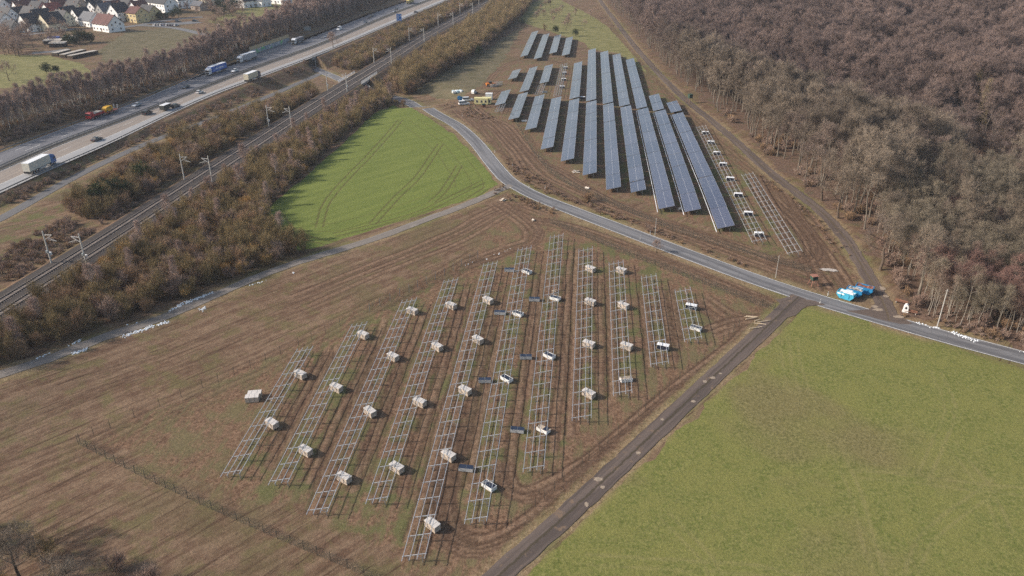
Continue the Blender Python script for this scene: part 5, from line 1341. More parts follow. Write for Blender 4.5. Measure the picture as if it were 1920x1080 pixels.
for x, y, lab, a in ((870,192.5,'white van nearer the viewer at the site entrance',20), (877.5,185.5,'white van farther back at the site entrance',15)): car('van', lab, (.70,.71,.71), P(x, y, .9), R(a), 'minivan', 'white vans at the building site')
r = thing('skid_loader', 'small white loader standing on the mud beside the white vans', 'loader', P(889,172,1.0), R(60)); MB().prism([(-1.3,.3),(1.0,.3),(1.1,1.0),(.3,1.1),(.1,2.0),(-.9,2.0),(-1.4,1.3)],-.75,.75).obj('body', M_cwh, r, bevel=.05); MB().box(-.7,.05,-.76,.76,1.2,1.85).obj('window', M_win, r); MB().box(1.2,1.9,-.85,.85,.1,.7).obj('bucket', M_black, r); wheels(r,(-.7,.6),1.8,.4)
M_or = paint('machine_orange', (.60, .20, .03), .5)
r = thing('telehandler', 'orange telescopic loader with raised steel mesh load', 'telehandler', P(920,158,1.0), R(15)); MB().prism([(-2.2,.6),(2.0,.6),(2.1,1.3),(.4,1.5),(-2.3,1.6)],-1.0,1.0).obj('body', M_or, r, bevel=.06); MB().prism([(-.9,1.5),(.5,1.5),(.3,2.5),(-.8,2.5)],-.95,-.1).obj('cab', M_win, r); MB().bar((-1.8,.5,1.7),(3.4,.5,1.1),.4,.4).obj('boom', M_or, r); wheels(r,(-1.4,1.4),2.2,.6)
for k,(x,y,lab) in enumerate(((934,157,'upright bundle of pale wire panels right of the orange loader'),(928,160,'lower bundle of pale wire panels beside the orange loader'))):
    r = thing('panel_bundle', lab, 'wire panels', P(x,y,.8), R(20+15*k), 'bundles of wire panels'); b = MB()
    for j in range(5):
        for i in range(9): b.bar((-2.2+.55*i, j*.3, .1), (-2.0+.55*i, j*.3, 1.6-.2*k), .035)
        for zz in (.15,.8,1.5-.2*k): b.bar((-2.3, j*.3, zz), (2.4, j*.3, zz), .04)
    b.obj('wire_panel', M_steel, r)
r = thing('big_bag_heap', 'heap of pale blue and white sacks at the site entrance', 'sack heap', P(858,172,.6), .3)
for k in range(6):
    b = MB().box(-.8,.8,-.7,.7,0,1.1); o = b.obj('sack', paint('pale_blue_sack',(.38,.50,.55),.8) if k%2 else M_cwh, r, bevel=.2); o.location = ((k%3)*1.7-1.7,(k//3)*1.5,.0); o.rotation_euler=(0,0,k*.4)
r = thing('cable_drum', 'blue cable drum and blue case beside the white vans', 'cable drum', P(862,185,.8), .6); MB().disc((0,1),1.0,-.5,-.4,16).disc((0,1),1.0,.4,.5,16).disc((0,1),.5,-.39,.39,12).obj('drum', M_blue, r); MB().box(1.4,3.0,-.6,.6,0,1.2).obj('case', M_blue, r)
r = thing('ladder_stack', 'dark pallet stack in front of the cream site office', 'pallet stack', P(907,199,.5), .2); b=MB()
for j in range(4):
    for i in range(5): b.box(-.9,.9,-.7+.32*i,-.55+.32*i,.1+.28*j,.14+.28*j)
b.obj('pallet', M_bench, r); MB().box(-.8,.8,-.6,.6,1.1,1.5).obj('crate_load', M_dkgreen, r)

# ------------------------------------------------------------ snow left along path and road
def snow(strips):
    rs_ = random.Random(11); V = []; Fc = []
    for L, n, spread, dens in strips:
        q = resample(pts(L), .5)
        for _ in range(n):
            p = q[rs_.randrange(len(q))]
            if vnoise(p[0], p[1], 4, 77) < dens: continue
            x = p[0]+rs_.gauss(0, spread); y = p[1]+rs_.gauss(0, spread); rad = rs_.uniform(.06, .24); z = hz(x, y)
            k = len(V); m_ = 7
            for j in range(m_): a = 2*pi*j/m_; rr_ = rad*rs_.uniform(.6, 1.2); V.append((x+cos(a)*rr_, y+sin(a)*rr_, z-.02))
            for j in range(m_): a = 2*pi*j/m_+.3; rr_ = rad*.6*rs_.uniform(.6, 1.1); V.append((x+cos(a)*rr_, y+sin(a)*rr_, z+rad*.55))
            for j in range(m_): Fc.append((k+j, k+(j+1) % m_, k+m_+(j+1) % m_, k+m_+j))
            Fc.append(tuple(k+m_+j for j in range(m_)))
    me = bpy.data.meshes.new('snow'); me.from_pydata(V, [], Fc); me.materials.append(paint('old_snow', (.66, .69, .72), .8, 0, .04)); o = bpy.data.objects.new('snow_patches', me); COL.objects.link(o); tag(o, 'broken strips of old white snow along path and road edges', 'snow', kind='stuff')
snow([([(140,662),(160,655)], 60, .25, .0), ([(190,643),(250,624),(300,608),(360,588),(400,572),(415,566)], 460, .32, .46), ([(465,536),(550,512),(575,500)], 60, .2, .45), ([(320,582),(352,566),(385,554),(415,543)], 200, .34, .4), ([(60,676),(150,638),(250,607)], 60, .3, .5), ([(1785,624),(1830,639),(1880,652),(1930,663)], 330, .30, .3), ([(1700,600),(1760,616)], 40, .2, .5), ([(870,497),(905,487),(960,466)], 14, .3, .4), ([(450,103),(460,105)], 5, .3, .2)])
# ------------------------------------------------------------ vegetation
M_bk_grey = twig_mat('bark_grey', (.115, .098, .080), (.195, .172, .145)); M_bk_brown = twig_mat('bark_brown', (.085, .065, .05), (.13, .10, .08)); M_bk_young = twig_mat('bark_young', (.22, .195, .165), (.36, .325, .28)); M_bk_birch = twig_mat('bark_birch', (.34, .32, .29), (.48, .46, .43))
def forest_twig():
    m = new_mat('forest_twigs'); t = NT(m)
    rnd = t.n('ObjectInfo').outputs['Random']; pos = t.n('NewGeometry').outputs['Position']; n = t.noise(pos, .03, 3, .6); n2 = t.noise(pos, .6, 2)
    f = t.math('ADD', t.math('MULTIPLY', rnd, .95), t.math('MULTIPLY', n2, .15), True)
    a = t.mix(f, (.115, .093, .073), (.250, .203, .158))
    b = t.mix(f, (.120, .090, .082), (.225, .165, .145))
    s = t.n('SeparateXYZ', None, {0: pos}).outputs                     # beech slope beyond the little valley is redder
    v = t.math('ADD', t.math('MULTIPLY', s[0], .908), t.math('MULTIPLY', s[1], .42)); v = t.math('SUBTRACT', v, 230.1)
    red = t.math('ADD', t.mapr(v, 5, 50), t.math('MULTIPLY', t.mapr(n, .52, .62), .7), True)
    col = t.mix(red, a, b); t.out(col, .85, spec=.12); return m
M_tw = forest_twig()
M_young = twig_mat('young_twigs', (.155, .132, .098), (.247, .207, .155), (.201, .121, .103))
M_strip = twig_mat('birch_twigs', (.29, .205, .175), (.44, .34, .295))
M_sh = [twig_mat('scrub_olive', (.20, .15, .075), (.33, .25, .13)), twig_mat('scrub_brown', (.24, .155, .095), (.37, .255, .16)), twig_mat('scrub_orange', (.36, .225, .09), (.46, .31, .14)), twig_mat('scrub_grey', (.26, .18, .145), (.37, .28, .225))]
M_ever = twig_mat('evergreen_leaves', (.018, .035, .014), (.05, .07, .025)); M_conif = twig_mat('conifer_needles', (.012, .024, .014), (.028, .044, .022)); M_larch = twig_mat('larch_twigs', (.220, .176, .110), (.297, .237, .154))
def slivers(em, rs, per, ln, wd, spread=.9, up=.25, jit=.3):
    """em: list of (pos, dir). returns arrays of thin triangles"""
    Pn = np.array([e[0] for e in em]); D = np.array([e[1] for e in em]); n = len(em)*per
    Pn = np.repeat(Pn, per, 0) + rs.normal(0, jit, (n, 3)); D = np.repeat(D, per, 0) + rs.normal(0, spread, (n, 3)); D[:, 2] += up
    D /= np.linalg.norm(D, axis=1, keepdims=True) + 1e-9
    L = rs.uniform(.5, 1.2, (n, 1))*ln; S = np.cross(D, rs.normal(0, 1, (n, 3))); S /= np.linalg.norm(S, axis=1, keepdims=True)+1e-9
    a = Pn - S*wd/2; b = Pn + S*wd/2; c = Pn + D*L
    return np.stack([a, b, c], 1).reshape(-1, 3)
def tri_mesh(name, V, mats):
    me = bpy.data.meshes.new(name); nv = len(V); me.vertices.add(nv); me.vertices.foreach_set('co', V.astype(np.float32).ravel())
    me.loops.add(nv); me.loops.foreach_set('vertex_index', np.arange(nv, dtype=np.int32)); nf = nv//3; me.polygons.add(nf)
    me.polygons.foreach_set('loop_start', np.arange(0, nv, 3, dtype=np.int32)); me.polygons.foreach_set('loop_total', np.full(nf, 3, np.int32)); me.update(calc_edges=True)
    me.materials.append(mats); return me
def make_tree(seed, H_, Rc, clear=.4, tr=.28, nl=9, ns=9, sub=(5, 4), ln=1.0, wd=.055, lean=.04, upk=.75, spread=.8, seg=7):
    rs = np.random.RandomState(seed); wood = MB(); em = []
    top = np.array([rs.normal(0, lean*H_), rs.normal(0, lean*H_), H_*.86])
    tp = [np.array([0, 0, -.3])]; 
    for k in range(1, 5): tp.append(top*k/4 + np.append(rs.normal(0, .015*H_, 2), 0)*(k < 4))
    wood.tube([tuple(p) for p in tp], [tr*1.15, tr*.85, tr*.65, tr*.42, tr*.12], seg)
    def tpos(f): 
        q = f*4; i = min(3, int(q)); return tp[i]*(1-(q-i)) + tp[i+1]*(q-i)
    def branch(p, d, L, r, lvl):
        d = d/np.linalg.norm(d); pts_ = [p]; q = p
        for k in range(3):
            d2 = d + rs.normal(0, .16, 3) + np.array([0, 0, .10]); d2 /= np.linalg.norm(d2); q = q + d2*L/3; pts_.append(q); d = d2
        wood.tube([tuple(x) for x in pts_], [r, r*.72, r*.48, r*.2], 4 if lvl == 0 else 3, False)
        if lvl >= len(sub): em.append((pts_[3], d)); em.append((pts_[2], d)); return
        for k in range(sub[lvl]):
            f = rs.uniform(.3, 1.0); i = min(2, int(f*3)); bp = pts_[i]*(1-(f*3-i)) + pts_[i+1]*(f*3-i)
            nd = d*.9 + rs.normal(0, .62, 3) + np.array([0, 0, .22]); branch(bp, nd, L*rs.uniform(.42, .68), r*.42, lvl+1)
        em.append((pts_[3], d))
    for k in range(nl):
        f = clear + (1-clear)*(k+.5)/nl*.98; a = k*2.4 + rs.uniform(-.5, .5); t_ = (f-clear)/(1-clear)
        L = Rc*(1.05 - .55*t_**1.6)*rs.uniform(.8, 1.15); el = upk*(.6 + .9*t_)
        branch(tpos(min(.99, f/.86*1.0 if f < .86 else .99)), np.array([cos(a), sin(a), el]), L, tr*(.42-.22*t_), 0)
    cv = slivers(em, rs, ns, ln, wd, spread)
    return wood, cv
def make_shrub(seed, H_, Rc, stems=11, ns=12, ln=.8, wd=.05, sub=5):
    rs = np.random.RandomState(seed); wood = MB(); em = []
    for k in range(stems):
        a = rs.uniform(0, 2*pi); r0 = rs.uniform(0, .3)*Rc; b = np.array([cos(a)*r0, sin(a)*r0, -.2]); a2 = a+rs.normal(0, .5); rr_ = Rc*rs.uniform(.15, .9); hh = H_*(1-.45*(rr_/Rc)**2)*rs.uniform(.7, 1.02)
        e = np.array([cos(a2)*rr_, sin(a2)*rr_, hh]); m = (b+e)/2 + np.array([0, 0, .12*H_]); pts_ = [b, (b+m)/2+np.array([0, 0, .03*H_]), m, e]
        wood.tube([tuple(x) for x in pts_], [.06, .05, .035, .012], 3, False)
        for j in range(sub):
            f = rs.uniform(.35, 1); q = m*(1-f)+e*f if rs.rand() < .65 else b*(1-f)+m*f; d = (e-b)/np.linalg.norm(e-b) + rs.normal(0, .55, 3); L = rs.uniform(.12, .28)*H_
            em.append((q, d)); em.append((q+d/np.linalg.norm(d)*L, d)); wood.tube([tuple(q), tuple(q+d/np.linalg.norm(d)*L)], [.02, .008], 3, False)
    return wood, slivers(em, rs, ns, ln, wd, .50, .65, .22*Rc/2.2)
def make_ever(seed, H_, Rc, n=900, cone=False, wd=.22, ln=.4):
    rs = np.random.RandomState(seed); wood = MB().tube([(0, 0, -.3), (0, 0, H_*.9)], [.16, .03], 6); em = []
    for k in range(n):
        if cone:
            z = H_*(.10+.9*rs.rand()**.8); r = Rc*(1-z/H_)**.9*(.55+.5*rs.rand())*(1+.22*sin(z*3.1)); a = rs.uniform(0, 2*pi); em.append((np.array([cos(a)*r, sin(a)*r, z]), np.array([cos(a), sin(a), -.25])))
        else:
            lob = k % 7; c = np.array([cos(lob*2.4)*.45*Rc, sin(lob*2.4)*.45*Rc, H_*(.38+.07*lob)]); d = rs.normal(0, 1, 3); d /= np.linalg.norm(d); em.append((c + d*np.array([.55*Rc, .55*Rc, .26*H_])*rs.uniform(.6, 1.08), d))
    return wood, slivers(em, rs, 3, ln, wd, .7, .05, .12)
VAR = {}
def variants(key, lst, bark, crownm):
    out = []
    for i, (wood, cv) in enumerate(lst):
        cm = crownm[i % len(crownm)] if isinstance(crownm, list) else crownm
        wm = wood.mesh(key+'_wood', bark); cr = tri_mesh(key+'_crown', cv, cm)
        out.append((wm, cr))
    VAR[key] = out; return out
variants('forest', [make_tree(100+i, [20, 18, 22, 17, 19, 21][i], [5.2, 4.6, 5.6, 4.8, 5.4, 4.4][i], [.38, .3, .45, .3, .35, .5][i], .27, 10, 9, ln=1.15, wd=.060) for i in range(6)], M_bk_grey, M_tw)
variants('hill', [make_tree(140+i, [18, 20, 16, 19][i], [5.0, 5.6, 4.6, 5.2][i], .35, .26, 11, 11, (5, 4), ln=1.2, wd=.07, seg=4) for i in range(4)], M_bk_grey, M_tw)
variants('young', [make_tree(200+i, [14, 12, 15, 11, 13][i], [1.9, 1.7, 2.1, 2.0, 1.6][i], [.35, .3, .45, .25, .4][i], .09, 10, 7, (4, 2), ln=.9, wd=.042, lean=.05, upk=1.5, seg=5) for i in range(5)], M_bk_young, M_young)
variants('birch', [make_tree(230+i, [11, 9.5, 12, 8.5][i], [1.6, 1.45, 1.7, 1.5][i], [.3, .25, .35, .2][i], .11, 12, 8, (4, 3), ln=.85, wd=.036, upk=2.2, seg=5) for i in range(4)], M_bk_birch, M_strip)
variants('oak', [make_tree(260+i, [13.5, 12, 14][i], [5.2, 4.8, 5.0][i], [.3, .28, .35][i], .34, 11, 9, (6, 5), ln=.9, wd=.035, upk=.5) for i in range(3)], M_bk_brown, M_tw)
variants('orchard', [make_tree(280+i, [5, 4.2][i], [2.6, 2.2][i], .3, .16, 7, 7, (4, 3), ln=.7, wd=.05) for i in range(2)], M_bk_brown, M_sh[3])
variants('shrub', [make_shrub(300+i, [5.2, 4.2, 6.0, 3.6, 4.8, 5.6, 3.2, 4.4][i], [2.6, 2.4, 2.8, 2.2, 2.6, 2.4, 2.0, 2.3][i], 14, 19, ln=.85, wd=.036) for i in range(8)], M_bk_brown, [M_sh[0], M_sh[1], M_sh[0], M_sh[3], M_sh[1], M_sh[0], M_sh[2], M_sh[3]])
variants('low', [make_shrub(330+i, [1.3, .9, 1.6][i], [1.3, 1.1, 1.2][i], 10, 7, .45, .04) for i in range(3)], M_bk_brown, [M_sh[1], M_sh[3], M_sh[3]])
variants('ever', [make_ever(350+i, [5.5, 4.2, 6.5][i], [2.8, 2.4, 2.9][i], 700, False) for i in range(3)], M_bk_brown, M_ever)
variants('conifer', [make_ever(360+i, [17, 14][i], [3.4, 3.0][i], 1500, True, .30, .9) for i in range(2)], M_bk_brown, M_conif)
variants('larch', [make_ever(370+i, [19, 16][i], [2.6, 2.3][i], 1100, True, .07, 1.2) for i in range(2)], M_bk_brown, M_larch)
SRC = {}
def joined(key):
    """one mesh per variant (wood + crown) for the ones that stand in an uncountable mass"""
    if key in SRC: return SRC[key]
    c = bpy.data.collections.new('source_'+key)
    for i, (wm, cr) in enumerate(VAR[key]):
        nv = len(wm.vertices); co = np.zeros(nv*3); wm.vertices.foreach_get('co', co); fc = [tuple(p.vertices) for p in wm.polygons]; nf0 = len(fc)
        nc = len(cr.vertices); cc = np.zeros(nc*3); cr.vertices.foreach_get('co', cc)
        V = np.concatenate([co, cc]).reshape(-1, 3); fc += [(nv+3*k, nv+3*k+1, nv+3*k+2) for k in range(nc//3)]
        me = bpy.data.meshes.new(key+'_both'); me.from_pydata(V.tolist(), [], fc); me.materials.append(wm.materials[0]); me.materials.append(cr.materials[0])
        me.polygons.foreach_set('material_index', np.array([0]*nf0 + [1]*(nc//3), np.int32)); me.update()
        c.objects.link(bpy.data.objects.new(f'{key}_{i}', me))
    SRC[key] = c; return c
def mass(name, key, PT, label, catn):
    """PT rows: x,y,z,rot,scale,idx"""
    if not len(PT): return
    A = np.array(PT, float); me = bpy.data.meshes.new(name); n = len(A); me.vertices.add(n); me.vertices.foreach_set('co', A[:, :3].astype(np.float32).ravel())
    a = me.attributes.new('rot', 'FLOAT_VECTOR', 'POINT'); R_ = np.zeros((n, 3), np.float32); R_[:, 2] = A[:, 3]; a.data.foreach_set('vector', R_.ravel())
    a = me.attributes.new('scl', 'FLOAT', 'POINT'); a.data.foreach_set('value', A[:, 4].astype(np.float32))
    a = me.attributes.new('idx', 'INT', 'POINT'); a.data.foreach_set('value', A[:, 5].astype(np.int32)); me.update()
    o = bpy.data.objects.new(name, me); COL.objects.link(o)
    g = bpy.data.node_groups.new(name, 'GeometryNodeTree'); g.interface.new_socket('Geometry', in_out='INPUT', socket_type='NodeSocketGeometry'); g.interface.new_socket('Geometry', in_out='OUTPUT', socket_type='NodeSocketGeometry')
    N = g.nodes; i = N.new('NodeGroupInput'); ou = N.new('NodeGroupOutput'); ip = N.new('GeometryNodeInstanceOnPoints'); ci = N.new('GeometryNodeCollectionInfo')
    ci.inputs['Collection'].default_value = joined(key); ci.inputs['Separate Children'].default_value = True; ci.inputs['Reset Children'].default_value = True
    def na(nm, ty): q = N.new('GeometryNodeInputNamedAttribute'); q.data_type = ty; q.inputs[0].default_value = nm; return q.outputs[0]
    l = g.links.new; l(i.outputs[0], ip.inputs['Points']); l(ci.outputs[0], ip.inputs['Instance']); ip.inputs['Pick Instance'].default_value = True
    l(na('idx', 'INT'), ip.inputs['Instance Index']); l(na('rot', 'FLOAT_VECTOR'), ip.inputs['Rotation']); l(na('scl', 'FLOAT'), ip.inputs['Scale']); l(ip.outputs[0], ou.inputs[0])
    m = o.modifiers.new('scatter', 'NODES'); m.node_group = g; tag(o, label, catn, kind='stuff'); return o
PROTO = {}
def plant(key, i, name, label, catn, group, loc, rz, s):
    parts_ = ('stems', 'crown') if key in ('shrub', 'low') else ('trunk', 'crown')
    r = bpy.data.objects.new(name, None); COL.objects.link(r); r.empty_display_size = .3; r.location = loc; r.rotation_euler = (0, 0, rz); r.scale = (s, s, s*random.uniform(.92, 1.08)); tag(r, label, catn, group)
    for me, n in zip(VAR[key][i], parts_):
        o = bpy.data.objects.new(n, me); COL.objects.link(o); o.parent = r
    return r
def scatter(polys, sp, seed, jitter=.45, clip=True, density=None, ex=None):
    rs = np.random.RandomState(seed); out = []
    for poly in polys:
        A = np.array(poly); x0, y0 = A.min(0); x1, y1 = A.max(0); gx, gy = np.meshgrid(np.arange(x0, x1, sp), np.arange(y0, y1, sp*.87))
        gx[1::2] += sp/2; X = gx.ravel() + rs.uniform(-jitter, jitter, gx.size)*sp; Y = gy.ravel() + rs.uniform(-jitter, jitter, gx.size)*sp
        k = pip(poly, X, Y); X, Y = X[k], Y[k]
        if len(X) == 0: continue
        Z = terrain(X, Y)
        zc = Y*_cp - (Z-CZ)*_sp; px_ = 960 + F*X/np.maximum(zc, 1)
        yb = 540 - F*(Y*_sp + (Z+20-CZ)*_cp)/np.maximum(zc, 1); yt = 540 - F*(Y*_sp + (Z-CZ)*_cp)/np.maximum(zc, 1)
        k = (zc > 20) & (px_ > -160) & (px_ < 2080) & (yt > -60)
        if density is not None: k &= rs.rand(len(X)) < density(X, Y)
        for q in zip(X[k], Y[k], Z[k], rs.uniform(0, 6.28, k.sum()), rs.uniform(.78, 1.18, k.sum()), zc[k]): out.append(q)
    return out
def clear_of(lines, d):
    def f(X, Y):
        ok = np.ones(len(X), bool)
        for L in lines: ok &= sdist(L, X, Y, False) > d
        return ok*1.0
    return f
def build(pts_, key, name, label, catn, group, limit, mname, mlabel, nvar=None, size=1.0):
    pts_ = sorted(pts_, key=lambda q: q[5]); n = nvar or len(VAR[key]); rs = random.Random(len(pts_))
    for q in pts_[:limit]: plant(key, rs.randrange(n), name, label, catn, group, (q[0], q[1], q[2]-.05), q[3], q[4]*size)
    if pts_[limit:]: mass(mname, key, [(q[0], q[1], q[2]-.05, q[3], q[4]*size, rs.randrange(n)) for q in pts_[limit:]], mlabel, catn)
# --- right-hand forest
YNG = pts([(1655,520),(1700,575),(1760,612),(1920,668),(2300,780),(2300,420),(1960,330),(1800,345),(1700,380),(1640,400)])
fpoly = POLY['litter'][0]
isyng = lambda X, Y: pip(YNG, X, Y)
big = scatter([fpoly], 5.6, 1, density=lambda X, Y: np.where(isyng(X, Y), .05, 1.0)*(sdist(TRACK, X, Y, False) > 7.0)*(np.hypot(X, Y) < 760)*np.where(vnoise(X, Y, 22, 8) > .22, 1, .45))
near_b = [q for q in big if q[5] < 300]; far_b = [q for q in big if q[5] >= 300]
build(near_b, 'forest', 'bare_tree', 'bare grey-brown broadleaf tree with a rounded twiggy crown in the forest right of the track', 'tree', 'large bare trees of the forest', 300, 'forest_trees', 'mass of bare broadleaf trees farther back in the forest', size=.88)
mass('hillside_forest', 'hill', [(q[0], q[1], q[2], q[3], q[4], k % 4) for k, q in enumerate(far_b)], 'mass of reddish-brown bare beeches covering the far hillside', 'forest')
yng = scatter([YNG], 2.2, 2, density=lambda X, Y: np.where(vnoise(X, Y, 9, 4) > .30, 1.0, .3)*(sdist(ROAD, X, Y, False) > 6.5)*(sdist(TRACK, X, Y, False) > 8.5))
build(yng, 'young', 'slender_tree', 'slender bare young tree with thin pale stem in the thicket above the road', 'tree', 'slender young trees above the road', 300, 'young_thicket', 'mass of slender bare young trees farther back above the road', size=.85)
under_ = scatter([fpoly], 3.0, 5, density=lambda X, Y: (vnoise(X, Y, 12, 61) > np.where(isyng(X, Y), .15, .5))*(sdist(TRACK, X, Y, False) > 5)*(Y < 330)*(sdist(ROAD, X, Y, False) > 5)*.8)
mass('forest_undergrowth', 'low', [(q[0], q[1], q[2], q[3], q[4]*1.5, k % 3) for k, q in enumerate(under_)], 'low bare undergrowth between the forest trees', 'undergrowth')
for i, (x, y, lab) in enumerate(((1650,506,'single oak with a stout pale trunk at the forest edge beside the track fork'), (1571,409,'bare oak left of the track bend at the forest edge'), (1541,376,'grey lichened oak above the track bend'))):
    plant('oak', i, 'oak_tree', lab, 'tree', None, P(x, y), i*1.3, 1.0)
def singles(L, key, name, lab, catn, group, s=(.85, 1.15)):
    rs = random.Random(len(L)*3+len(lab))
    for (x, y) in L: plant(key, rs.randrange(len(VAR[key])), name, lab, catn, group, P(x, y), rs.uniform(0, 6), rs.uniform(*s))
singles([(1740,285),(1762,290),(1785,282),(1735,262),(1712,268),(1750,268)], 'conifer', 'conifer_tree', 'dark green conifer in the hollow of the forest', 'tree', 'dark conifers in the forest hollow', (.7, .95))
singles([(1738,215),(1790,212),(1803,216),(1460,122)], 'conifer', 'conifer_tree', 'lone dark conifer sticking out of the bare ridge trees', 'tree', 'single conifers on the ridge', (.6, .8))
singles([(1320,40),(1345,45),(1372,42),(1398,40),(1425,44),(1335,30),(1362,28),(1390,28),(1415,30)], 'conifer', 'conifer_tree', 'dark conifer of the stand at the top edge of the forest', 'tree', 'conifer stand at the top edge', (.8, 1))
singles([(1775,215),(1788,222),(1801,228),(1812,232),(1822,238),(1764,222),(1617,168),(1627,172),(1672,180),(1830,250),(1872,262),(1905,255),(1718,300),(1912,250)], 'larch', 'larch_tree', 'tan pointed larch rising above the ridge trees', 'tree', 'tan larches on the ridge', (.85, 1.1))
# --- hedge wood between railway and wheat/path
HEDGE = [pts([(-60,655),(60,588),(240,468),(400,362),(480,312),(640,205),(712,172),(738,186),(705,212),(640,258),(565,330),(505,392),(500,432),(590,470),(570,482),(480,508),(400,540),(300,580),(190,618),(90,655),(-60,715)])]
hed = scatter(HEDGE, 2.9, 7, density=lambda X, Y: (sdist(RAIL, X, Y, False) > 8.5)*(sdist(PATH, X, Y, False) > 3.4)*np.where(vnoise(X, Y, 8, 91) > .2, 1.0, .25))
hs = [q for k, q in enumerate(hed)]
build(hs, 'shrub', 'shrub', 'bare olive-brown shrub in the wooded strip between railway and gravel path', 'shrub', 'shrubs between railway and path', 190, 'hedge_scrub', 'mass of bare scrub farther along between railway and wheat field', size=.97)
hb = scatter(HEDGE, 9, 17, density=lambda X, Y: (sdist(RAIL, X, Y, False) > 10)*(sdist(PATH, X, Y, False) > 5)*.6)
build(hb, 'birch', 'birch_tree', 'thin pale birch rising out of the scrub between railway and path', 'tree', 'birches in the railway scrub', 60, 'hedge_birches', 'birches farther along the railway scrub', size=.8)
# --- strip between motorway service lane and railway
S2 = [pts([(120,405),(190,352),(260,305),(330,268),(420,232),(500,205),(580,172),(600,178),(560,205),(480,248),(400,300),(300,352),(230,398),(180,418)]), pts([(620,122),(660,100),(740,62),(830,20),(900,-12),(905,2),(850,30),(790,66),(735,98),(690,122),(665,136)])]
s2 = scatter(S2, 3.1, 9, density=lambda X, Y: (sdist(RAIL, X, Y, False) > 9)*(sdist(SLIP, X, Y, False) > 3.6)*(sdist(MOTC, X, Y, False) > 20)*(sdist(UNDER, X, Y, False) > 7)*1.0)
build(s2, 'shrub', 'shrub', 'bare brown or orange shrub between the service lane and the railway', 'shrub', 'shrubs between service lane and railway', 100, 'railside_scrub', 'mass of bare scrub between motorway and railway farther on', size=.95)
low2 = scatter([pts([(-20,560),(60,500),(160,430),(250,385),(280,392),(180,460),(80,530),(0,585)]), pts([(-20,500),(60,445),(130,400),(190,400),(120,450),(0,540)])], 1.9, 12, density=lambda X, Y: (vnoise(X, Y, 8, 6) > .25)*(sdist(RAIL, X, Y, False) > 7.5)*1.0)
mass('bramble_bank', 'low', [(q[0], q[1], q[2], q[3], q[4], k % 3) for k, q in enumerate(low2)], 'low brambles on the bank left of the railway', 'brambles')
emb = scatter([pts([(-20,380),(120,322),(300,245),(480,162),(590,112),(600,125),(480,182),(300,262),(120,345),(-20,410)])], 2.6, 44, density=lambda X, Y: (vnoise(X, Y, 7, 16) > .48)*(sdist(SLIP, X, Y, False) > 3)*(sdist(MOTC, X, Y, False) > 18)*1.0)
mass('embankment_scrub', 'low', [(q[0], q[1], q[2], q[3], q[4]*1.1, k % 3) for k, q in enumerate(emb)], 'low scrub on the embankment between motorway and service lane', 'scrub')
singles([(192,388),(212,378),(240,376),(268,345)], 'ever', 'evergreen_bush', 'dark green bush standing out of the brown scrub left of the railway', 'bush', 'evergreen bushes left of the railway', (1.1, 1.35))
# --- wooded slope beyond the motorway
S3 = [pts([(-60,268),(60,228),(170,196),(270,168),(400,118),(470,92),(560,58),(640,30),(720,-6),(640,-10),(520,48),(420,88),(300,140),(200,168),(100,196),(-60,238)])]
s3 = scatter(S3, 2.45, 21, density=lambda X, Y: (sdist(MOTC, X, Y, False) > 21)*np.where(vnoise(X, Y, 15, 9) > .2, 1, .5))
build(s3, 'birch', 'slender_birch', 'slender bare birch on the dark slope above the motorway', 'tree', 'birches on the slope above the motorway', 300, 'slope_wood', 'mass of bare birches farther along the slope above the motorway', size=1.0)
s3l = scatter([pts([(-60,290),(165,218),(400,125),(470,96),(640,38),(760,-8),(640,-12),(400,98),(200,172),(-60,262)])], 2.6, 23, density=lambda X, Y: (sdist(MOTC, X, Y, False) > 18.5)*.75)
mass('slope_scrub', 'low', [(q[0], q[1], q[2], q[3], q[4]*1.3, k % 3) for k, q in enumerate(s3l)], 'dark low scrub on the slope above the motorway', 'scrub')
# --- wood right of the railway up to the far fields
S4 = [pts([(718,168),(760,135),(820,92),(880,55),(935,12),(960,-10),(1000,-8),(990,18),(968,40),(900,98),(862,120),(800,158),(762,186),(740,184)])]
s4 = scatter(S4, 3.6, 31, density=lambda X, Y: (sdist(RAIL, X, Y, False) > 9.5)*(sdist(ROAD, X, Y, False) > 5)*(sdist(UNDER, X, Y, False) > 7)*1.0)
mass('far_scrub', 'shrub', [(q[0], q[1], q[2], q[3], q[4]*1.35, k % 6) for k, q in enumerate(s4)], 'mass of bare scrub right of the railway beyond the lane', 'scrub')
singles([(894,102),(898,108)], 'ever', 'evergreen_bush', 'dark evergreen at the end of the far scrub by the fallow field', 'bush', 'evergreens by the fallow field', (.7, .9))
singles([(728,200),(742,196),(757,200)], 'shrub', 'shrub', 'bare shrub at the top corner of the wheat field', 'shrub', 'shrubs at the wheat corner', (.6, .8))
# --- orchard
singles([(985,12),(998,5),(1005,37),(1014,20),(1023,15),(1035,37),(1043,30),(1053,20),(1048,31),(1067,40),(1062,57),(1079,30),(1096,52),(1108,34),(1126,38),(1010,30),(1020,33),(1038,42),(1064,48),(1032,12),(1146,58)], 'orchard', 'fruit_tree', 'small bare fruit tree in the sloping orchard meadow', 'tree', 'fruit trees in the orchard', (.75, 1.2))
for (x, y, k, lab) in ((979,47,'ever','green ivy-clad tree at the left edge of the orchard'), (1021,58,'shrub','brown bush above the far panel group, left'), (1042,62,'ever','green bush above the far panel group, middle'), (1079,68,'ever','dark green bush above the far panel group, right'), (1030,8,'conifer','dark tree at the top of the orchard')):
    plant(k, 0, 'bush', lab, 'bush', None, P(x, y), .5, .8 if k != 'conifer' else .5)
